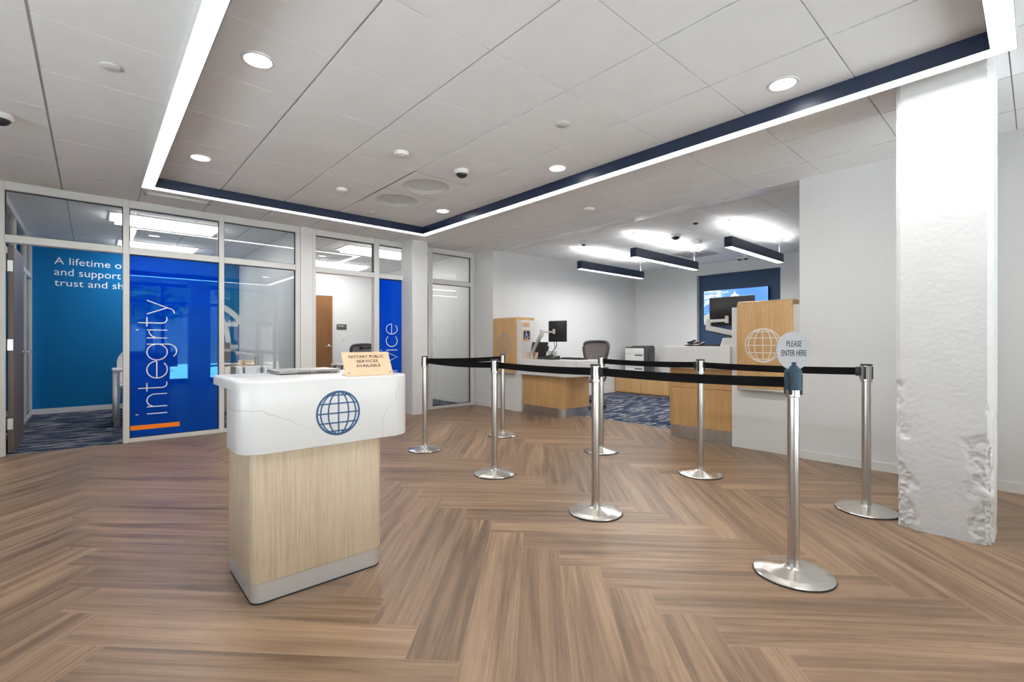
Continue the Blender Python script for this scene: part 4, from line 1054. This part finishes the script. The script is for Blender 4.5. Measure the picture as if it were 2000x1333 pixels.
# ---- mesh office chairs
def task_chair(loc, yaw, label, group='mesh office chairs', top=1.115, w=.50, lift=0.0):
    t = thing('office_chair', (0, 0, 0), label, 'chair', group)
    # faces local -Y
    half = [(.28, .60), (.34, .70), (.40, .80), (.455, .89), (.495, .975), (.50, 1.02), (.49, 1.06), (.455, 1.088), (.40, 1.102), (.30, 1.111), (.15, 1.115)]
    outl = [(-w * a, z) for a, z in half] + [(0, 1.116)] + [(w * a, z) for a, z in half[::-1]]
    f = lambda z: .22 + (z - .6) * .16 + .02 * math.sin((z - .6) * 5)
    pts = [(x, f(z) + .06 * (1 - (abs(x) / (w * .5)) ** 2) - .02, z + top - 1.115) for x, z in outl]
    bm = B(); tube(bm, pts + [pts[0]], .024, 10); obj('back_frame', bm, M_chairframe, t)
    bm = B(); n = 12; rows = []
    for k in range(n + 1):
        z = .605 + (1.10 - .605) * k / n
        hw = None
        for (xa, za), (xb, zb) in zip(outl[11:], outl[12:]):
            if min(za, zb) - 1e-6 <= z <= max(za, zb) + 1e-6: hw = xa + (xb - xa) * (z - za) / (zb - za if abs(zb - za) > 1e-6 else 1)
        row = []
        for i in range(9):
            x = -hw + 2 * hw * i / 8
            row.append(bm.verts.new((x, f(z) + .06 * (1 - (abs(x) / (w * .5)) ** 2) - .02, z + top - 1.115)))
        rows.append(row)
    for a, b in zip(rows, rows[1:]):
        for i in range(8): bm.faces.new((a[i], a[i + 1], b[i + 1], b[i]))
    r = bmesh.ops.extrude_face_region(bm, geom=bm.faces[:]); 
    for g in r['geom']:
        if isinstance(g, bmesh.types.BMVert): g.co.y += .006
    bmesh.ops.recalc_face_normals(bm, faces=bm.faces[:])
    obj('back_mesh', bm, M_mesh, t)
    bm = B(); rbox(bm, -.10, .10, .235, .27, .64, .72, r=.012); obj('lumbar_pad', bm, M_charcoal, t)
    bm = B(); rbox(bm, -.25, .25, -.26, .22, .44, .50, r=.028, seg=3); obj('seat', bm, M_mesh, t)
    bm = B(); tube(bm, [(0, .20, .42), (0, .29, .46), (0, .27, .62)], .022, 10); obj('back_stem', bm, M_charcoal, t)
    bm = B(); tube(bm, [(0, 0, .10), (0, 0, .44)], .027, 14); obj('column', bm, M_charcoal, t)
    for sx in (-1, 1):
        bm = B(); tube(bm, [(sx * .24, .12, .46), (sx * .30, .10, .50), (sx * .30, .10, .66)], .016, 10); rbox(bm, sx * .30 - .04, sx * .30 + .04, -.10, .15, .66, .69, r=.012); obj('armrest', bm, M_charcoal, t)
    for k in range(5):
        a = 2 * PI * k / 5 + .3; c, s = math.cos(a), math.sin(a)
        bm = B(); tube(bm, [(0, 0, .115), (c * .15, s * .15, .105), (c * .30, s * .30, .07)], [.03, .024, .017], 10); o = obj('base_leg', bm, M_charcoal, t)
        bm = B(); tube(bm, [(c * .30 - s * .02, s * .30 + c * .02, .034), (c * .30 + s * .02, s * .30 - c * .02, .034)], .030, 14); obj('caster', bm, M_black, o)
    if lift:
        for ch in t.children:
            if ch.name.split('.')[0] not in ('base_leg',):
                for v in ch.data.vertices:
                    if v.co.z > .3: v.co.z += lift
    t.location = loc; t.rotation_euler = (0, 0, yaw); return t
task_chair((6.28, 5.06, .004), -PI / 2 + .1, 'grey mesh office chair behind the low left counter')
task_chair((6.30, 2.58, .004), -PI / 2, 'grey mesh office chair behind the tall right counter, beside the television', lift=.14)

# ---- low credenza and printer
t = thing('credenza', (8.95, 5.4, 0), 'low honey wood credenza along the rear wall behind the counters', 'cabinet')
obj('cabinet_body', rbox(B(), 8.67, 9.34, 3.35, 6.185, .004, .40, r=.003, seg=1), M_honey, t)
for y0, y1 in ((5.535, 6.18), (4.885, 5.53), (4.235, 4.88), (3.40, 4.23)):
    obj('door', rbox(B(), 8.650, 8.672, y0, y1, .03, .395, r=.002, seg=1), M_honey, t)
obj('top', rbox(B(), 8.645, 9.34, 3.34, 6.19, .40, .425, r=.003, seg=1), M_whiteplas, t)
pr = thing('printer', (8.98, 5.75, .425), 'white and charcoal office printer standing on the low credenza', 'printer')
PX, P0, P1 = 8.74, 5.515, 5.985
obj('charcoal_body', rbox(B(), PX + .02, 9.17, P0, P1, .425, 1.0, r=.008), M_charcoal, pr)
for z0, z1, nm in ((.43, .555, 'paper_tray'), (.56, .685, 'paper_tray'), (.69, .845, 'front_cover'), (.85, .985, 'control_front')):
    o = obj(nm, rbox(B(), PX, PX + .03, P0 + .015, P1 - .005, z0, z1, r=.006), M_whiteplas, pr)
    if nm in ('paper_tray', 'front_cover'): obj('grip', rbox(B(), PX - .008, PX + .004, P0 + .04, P1 - .25, z1 - .03, z1 - .008, r=.003), M_black, o)
obj('output_tray', prism(B(), [(PX, .975), (PX + .40, .995), (PX + .40, 1.028), (PX + .30, 1.028), (PX + .16, .99), (PX, .985)], -P1 + .01, -P0 - .01, frame_M((0, 0, 0), (1, 0, 0), (0, 0, 1))), M_black, pr)
obj('side_grille', rbox(B(), PX + .16, PX + .24, P0 - .004, P0 + .004, .72, .86, r=.002), M_black, pr)

# ---- television in the navy niche
tv = thing('television', (9.39, 3.91, 1.44), 'wall television in the navy niche showing blue sky and a white dome', 'television')
TY0, TY1, TZ0, TZ1 = 3.315, 4.525, 1.462, 2.142
obj('casing', rbox(B(), 9.372, 9.405, TY0 - .008, TY1 + .008, TZ0 - .008, TZ1 + .008, r=.004), M_black, tv)
obj('wall_bracket', box(B(), 9.405, XB - .012, 3.7, 4.1, 1.6, 1.95), M_black, tv)
m, n, l, b = nt('screen_picture'); setp(b, base=(.01, .01, .01), rough=.2)
tc = n.new('ShaderNodeTexCoord'); mp = n.new('ShaderNodeMapping'); mp.inputs['Scale'].default_value = (1, 2.6, 7); l.new(tc.outputs['Object'], mp.inputs[0])
nz = n.new('ShaderNodeTexNoise'); nz.inputs['Scale'].default_value = 1.7; nz.inputs['Detail'].default_value = 7; nz.inputs['Roughness'].default_value = .6; l.new(mp.outputs[0], nz.inputs['Vector'])
sp = n.new('ShaderNodeSeparateXYZ'); l.new(tc.outputs['Object'], sp.inputs[0])
gy = n.new('ShaderNodeMapRange'); gy.inputs[1].default_value = -.05; gy.inputs[2].default_value = .35; gy.inputs[3].default_value = -.20; gy.inputs[4].default_value = .06; l.new(sp.outputs[1], gy.inputs[0])
ad = math_node(n, 'ADD'); l.new(nz.outputs[0], ad.inputs[0]); l.new(gy.outputs[0], ad.inputs[1])
rp = n.new('ShaderNodeValToRGB'); e = rp.color_ramp.elements; e[0].position = .47; e[0].color = (.075, .25, .72, 1); e[1].position = .64; e[1].color = (.80, .86, .95, 1); l.new(ad.outputs[0], rp.inputs[0])
l.new(rp.outputs[0], b.inputs['Emission Color']); b.inputs['Emission Strength'].default_value = 1.0
obj('screen', box(B(), 9.3705, 9.3722, TY0, TY1, TZ0, TZ1), m, tv)
M = frame_M((9.3705, 3.915, 1.965), (0, -1, 0), (0, 0, 1)); bm = B()
prism(bm, arc(0, -.02, .098, 0, 180, 20, .105), 0, .0006, M); stroke(bm, [(-.125, -.03), (.125, -.03)], .02, 0, .0007, False, M); stroke(bm, [(-.105, -.07), (.105, -.07)], .06, 0, .0006, False, M)
prism(bm, [(-.018, .08), (.018, .08), (.014, .115), (-.014, .115)], 0, .0007, M); stroke(bm, [(-.30, -.24), (.30, -.24)], .26, 0, .0006, False, M); stroke(bm, [(-.16, -.105), (.16, -.105)], .02, 0, .0008, False, M)
m1 = emit('screen_white_building', (.86, .84, .76), .85); obj('pictured_dome', bm, m1, tv)
bm = B(); stroke(bm, [(0, .112), (0, .152)], .014, 0, .0008, False, M)
for k in range(9): stroke(bm, [(-.09 + k * .0225, -.095), (-.09 + k * .0225, -.045)], .006, .0006, .0010, False, M)
obj('pictured_shade', bm, emit('screen_dark_detail', (.18, .16, .15), .5), tv)
M = frame_M((9.3705, 4.47, 1.60), (0, -1, 0), (0, 0, 1)); bm = B(); prism(bm, [(-.05, -.12), (.10, -.12), (.09, .02), (.03, .07), (-.05, .05)], 0, .0009, M); obj('pictured_tree', bm, emit('screen_green', (.06, .12, .02), .8), tv)

# ---- linear pendants
def pendant(x0, x1, y, label):
    t = thing('pendant_light', ((x0 + x1) / 2, y, 2.343), label, 'light', 'linear pendants behind the counters')
    w = .048; z0, z1 = 2.343, 2.478
    bm = B(); box(bm, x0, x1, y - w, y - w + .004, z0, z1); box(bm, x0, x1, y + w - .004, y + w, z0, z1); box(bm, x0, x0 + .004, y - w + .004, y + w - .004, z0, z1); box(bm, x1 - .004, x1, y - w + .004, y + w - .004, z0, z1)
    obj('housing', bm, M_navy, t)
    obj('lower_diffuser', box(B(), x0 + .005, x1 - .005, y - w + .005, y + w - .005, z0 + .002, z0 + .006), M_pend, t)
    obj('upper_diffuser', box(B(), x0 + .10, x1 - .10, y - w + .010, y + w - .010, z1 - .012, z1 - .008), M_pendup, t)
    for x, r in ((x0 + .02, .018), (x1 - .03, .06)):
        bm = B(); tube(bm, [(x, y, z1 - .02), (x, y, ZT)], .0018, 6); obj('wire', bm, M_silver, t)
        obj('canopy', lathe(B(), [(0, -.018), (r * .9, -.018), (r, -.012), (r, 0), (0, 0)], x, y, ZT, 24), M_silver, t)
    bm = B(); x = x1 - .045; tube(bm, [(x + .02, y, ZT - .015), (x - .012, y, ZT - .06), (x - .018, y, 2.57), (x - .004, y, 2.52), (x, y, z1 - .015)], .0045, 8); obj('power_cord', bm, M_whiteplas, t)
pendant(6.17, 8.06, 5.13, 'navy linear pendant light, left one of the three behind the counters')
pendant(5.90, 7.78, 3.90, 'navy linear pendant light, middle one of the three behind the counters')
pendant(6.19, 8.06, 2.67, 'navy linear pendant light, right one of the three, above the television side')
make_dome(6.50, 3.57, ZT, 'dome camera on ceiling above the middle pendant light', r=.075)
make_dome(5.92, 2.97, ZT, 'small black dome camera on ceiling left of the right pendant', r=.042)
make_dome(5.89, 4.81, ZT, 'small black dome camera on ceiling above the left pendant light', r=.042)
make_dome(9.12, 3.72, ZT, 'small black dome camera above the niche, left of a pair', r=.048)
make_dome(9.13, 3.61, ZT, 'small black dome camera above the niche, right of a pair', r=.048)
t = thing('ceiling_vent', (8.15, 4.1, ZT - .02), 'long grey ceiling air vent between the middle pendant and the niche', 'air vent')
obj('vent_frame', rbox(B(), 7.85, 8.45, 3.8, 4.4, ZT - .012, ZT - .001, r=.004), M_grid, t)
for k in range(5): obj('louvre', box(B(), 7.90, 8.40, 3.86 + k * .105, 3.91 + k * .105, ZT - .020, ZT - .012), M_greyplas, t)
tag(obj('emergency_light', rbox(B(), 7.05, 7.17, 3.48, 3.64, ZT - .045, ZT - .001, r=.008), M_whiteplas), 'small white box fitting on ceiling between the middle and right pendants', 'light')

# ================================================================== OFFICES BEHIND THE GLASS
def troffer(x0, x1, y0, y1, label):
    t = thing('troffer_light', ((x0 + x1) / 2, (y0 + y1) / 2, ZC - .012), label, 'light', 'troffer lights in the glass offices')
    obj('frame', ring(x0, x1, y0, y1, .012, ZC - .012, ZC - .0005), M_alu, t)
    obj('diffuser', box(B(), x0 + .06, x1 - .06, y0 + .05, y1 - .05, ZC - .055, ZC - .004), M_trof, t)
    for a, b in ((y0 + .012, y0 + .05), (y1 - .05, y1 - .012)): obj('reflector_wing', box(B(), x0 + .012, x1 - .012, a, b, ZC - .008, ZC - .004), M_alu, t)
troffer(.16, 1.34, 7.30, 7.84, 'ceiling troffer of the blue wall office, nearer the glass')
troffer(.30, 1.34, 9.18, 9.74, 'ceiling troffer of the blue wall office, farther from the glass')
troffer(3.06, 4.28, 7.27, 7.80, 'ceiling troffer of the brown door office, nearer the glass')
troffer(3.08, 4.28, 9.04, 9.58, 'ceiling troffer of the brown door office, farther from the glass')
Mw = lambda x, z: frame_M((x, 10.10, z), (1, 0, 0), (0, 0, 1))
for s, x, z, ww, hh, lb in (('A lifetime of guidance', -.436, 2.325, 1.50, .142, 'top line'), ('and support', -.436, 2.150, .80, .148, 'middle line'), ('trust and sh', -.436, 1.985, .83, .105, 'bottom line')):
    g = text(s, Mw(x, 0), width=ww, height=hh, depth=.002, bold=-.004)
    mz = min(v.co.z for v in g.verts)
    bmesh.ops.translate(g, vec=(0, 0, z - {'A': .035, 'a': .036, 't': 0}[s[0]] - mz), verts=g.verts[:])
    tag(obj('wall_lettering', g, M_white), lb + ' of the white slogan on the blue office wall', 'lettering', 'slogan lines')
t = thing('wall_mural', (1.33, 10.1, .6), 'large white globe outline painted on the blue office wall', 'mural')
bm = B(); Mm = Mw(1.43, 1.02); R_ = .90
stroke(bm, arc(0, 0, R_ - .05, 0, 180, 40), .10, .0005, .0015, False, Mm)
stroke(bm, arc(0, 0, R_ * .56, 0, 180, 32, R_ - .06), .085, .0005, .0016, False, Mm)
stroke(bm, [(-.80, .42), (.66, .42)], .075, .0005, .0017, False, Mm); stroke(bm, [(-.88, .0), (.66, .0)], .075, .0005, .0017, False, Mm); stroke(bm, [(0, 0), (0, .85)], .075, .0005, .0018, False, Mm)
stroke(bm, arc(0, 0, R_ - .05, 180, 235, 14), .10, .0005, .0015, False, Mm)
obj('globe_lines', bm, M_mural, t)
obj('lettering', text('Branch', Mw(1.935, 1.475), width=.165, height=.048, depth=.002), M_white, t)
# table at the door side, guest chair
def table(name, x0, x1, y0, y1, ztop, label, legs, th=.03, top=None):
    t = thing(name, ((x0 + x1) / 2, (y0 + y1) / 2, .004), label, 'desk')
    obj('tabletop', rbox(B(), x0, x1, y0, y1, ztop - th, ztop, r=.004), top or M_desktop, t)
    for (x, y) in legs: obj('leg', rbox(B(), x - .03, x + .03, y - .03, y + .03, .004, ztop - th, r=.004), M_silver, t)
    return t
table('office_desk', .205, 1.20, 7.90, 8.55, .75, 'white topped office desk with silver legs before the blue wall', [(.245, 7.945), (1.15, 7.945), (.245, 8.50), (1.15, 8.50)])
t = thing('guest_chair', (.52, 8.95, .004), 'white shell chair behind the desk at the blue wall', 'chair')
bm = B(); n = 10; rows = []
for k in range(9):
    z = .50 + .52 * k / 8; hw = .24 * math.sqrt(max(.05, 1 - max(0, (z - .80) / .235) ** 2)) if z > .8 else .24
    rows.append([bm.verts.new((.52 + hw * math.sin(-1 + 2 * i / n) / math.sin(1), 9.15 - .14 * (abs(-1 + 2 * i / n)) ** 2 + (z - .5) * .15, z)) for i in range(n + 1)])
for a, b in zip(rows, rows[1:]):
    for i in range(n): bm.faces.new((a[i], a[i + 1], b[i + 1], b[i]))
r = bmesh.ops.extrude_face_region(bm, geom=bm.faces[:])
for g in r['geom']:
    if isinstance(g, bmesh.types.BMVert): g.co.y += .02
bmesh.ops.recalc_face_normals(bm, faces=bm.faces[:]); obj('backrest', bm, M_whiteplas, t)
obj('seat', rbox(B(), .28, .76, 8.72, 9.16, .44, .49, r=.02), M_whiteplas, t)
for sx in (.31, .73):
    for sy in (8.76, 9.13): bm = B(); tube(bm, [(sx, sy, .45), (sx + (.03 if sx > .5 else -.03), sy, .004)], .012, 10); obj('leg', bm, M_silver, t)
t = thing('side_cabinet', (1.66, 8.75, .004), 'pale wood cabinet seen through clear glass, beside the silver arm', 'cabinet')
obj('cabinet_body', rbox(B(), 1.40, 1.862, 8.50, 9.0, .004, .735, r=.003), M_oak, t); obj('top', rbox(B(), 1.395, 1.868, 8.49, 9.0, .735, .757, r=.003), M_oak, t)
for z0, z1 in ((.04, .26), (.27, .49), (.50, .725)): obj('drawer', rbox(B(), 1.41, 1.852, 8.492, 8.502, z0, z1, r=.002), M_oak, t)
table('side_table', 1.66, 2.085, 7.95, 8.46, .735, 'pale grey side table behind clear glass, holding the wooden sign', [(1.70, 7.99), (2.05, 7.99), (1.70, 8.42), (2.05, 8.42)])
t = monitor('dark panel in place of a glass reflection, on silver arm behind clear glass of the blue wall office', (1.44, 8.60, .95), -PI / 2 + .3 + PI, .50, .30)  # dark panel drawn for a reflection on the glass, set on the arm
bm = B(); lathe(bm, [(0, 0), (.035, 0), (.035, .012), (.024, .016), (.024, .16), (0, .16)], 1.98, 8.30, .735, 20); obj('post', bm, M_silver, t)
bm = B(); bar(bm, (1.985, 8.30, .885), (1.69, 8.36, .945), .05, .055, .01); obj('lower_arm', bm, M_silver, t)
bm = B(); bar(bm, (1.70, 8.36, .975), (1.48, 8.50, .985), .04, .04, .008); obj('upper_arm', bm, M_silver, t)
t = thing('tabletop_sign', (1.86, 8.05, .735), 'pale wooden sign on the side table behind clear glass', 'sign')
M = frame_M((1.69, 8.10, .737), (1, .0, 0), Vector((0, .03, .09)).normalized()); tb = B(); box(tb, 0, .215, 0, .098, -.006, 0); bm = B(); merge(bm, tb, M); obj('panel', bm, M_peach, t)
bm = B()
for k in range(3): tb = B(); box(tb, .03, .18, .07 - k * .02, .074 - k * .02, 0, .0008); merge(bm, tb, M)
obj('print_line', bm, M_ink, t)
# brown door office
t = thing('door_sign', (3.79, 10.09, 1.44), 'small dark grey room sign on wall beside the brown door', 'sign')
obj('plate', rbox(B(), 3.995, 4.215, 10.085, 10.0995, 1.385, 1.50, r=.003), M_signgrey, t)
obj('print_line', box(B(), 4.035, 4.155, 10.0838, 10.0855, 1.450, 1.465), M_desktop, t)
obj('sign_dot', box(B(), 4.018, 4.032, 10.0838, 10.0855, 1.478, 1.490), M_white, t)
t = thing('light_switch', (4.16, 10.095, 1.14), 'white light switch below the dark room sign', 'light switch')
obj('plate', rbox(B(), 4.11, 4.19, 10.092, 10.0995, 1.14, 1.26, r=.002), M_whiteplas, t); obj('rocker', rbox(B(), 4.135, 4.165, 10.088, 10.0925, 1.165, 1.235, r=.002), M_whiteplas, t)
task_chair((3.66, 8.45, .004), PI + .15, 'dark mesh office chair in the brown door office', top=1.06, w=.46)
table('office_desk', 3.10, 4.3, 7.78, 8.10, .735, 'pale grey desk in the brown door office, behind the wood sign', [(3.14, 7.83), (4.26, 7.83), (3.14, 8.06), (4.26, 8.06)])
t = thing('desk_arm', (3.83, 7.95, .735), 'black jointed arm on the desk in the brown door office', 'arm')
bm = B(); lathe(bm, [(0, 0), (.05, 0), (.05, .012), (.026, .02), (.026, .29), (0, .29)], 3.81, 7.95, .735, 20); obj('post', bm, M_black, t)
bm = B(); bar(bm, (3.82, 7.95, 1.012), (3.62, 7.98, 1.0), .04, .03, .008); obj('arm', bm, M_black, t)
tube_b = B(); lathe(tube_b, [(0, -.03), (.03, -.03), (.03, .03), (0, .03)], 3.60, 7.98, 1.0, 16); obj('wrist', tube_b, M_black, t)

# ================================================================== OUTSIDE THE STREET FRONT (seen in the reflections)
def tree(x, y, h, label):
    t = thing('street_tree', (x, y, -.04), label, 'tree', 'trees across the street')
    bm = B(); tube(bm, [(x, y, -.04), (x + .05, y, h * .3), (x, y, h * .62)], [.14, .11, .06], 10); obj('trunk', bm, M_bark, t)
    bm = B(); rnd = random.Random(int(x * 100))
    for k in range(900):
        d = Vector((rnd.gauss(0, 1), rnd.gauss(0, 1), rnd.gauss(0, 1))).normalized() * rnd.random() ** .4
        c = Vector((x + d.x * h * .36, y + d.y * h * .3, h * .68 + d.z * h * .32)); s = .13 + rnd.random() * .16
        a = Vector((rnd.uniform(-1, 1), rnd.uniform(-1, 1), rnd.uniform(-1, 1))).normalized(); b_ = a.orthogonal().normalized()
        bm.faces.new([bm.verts.new(c + v) for v in (a * s, b_ * s * .6, -a * s, -b_ * s * .6)])
    o = obj('foliage', bm, M_leaf, t, smooth=False)
for x, y, h in ((1.6, -9.0, 4.6), (6.2, -12.5, 5), (-3.2, -11.5, 4.8)): tree(x, y, h, 'leafy street tree reflected in the blue window film')
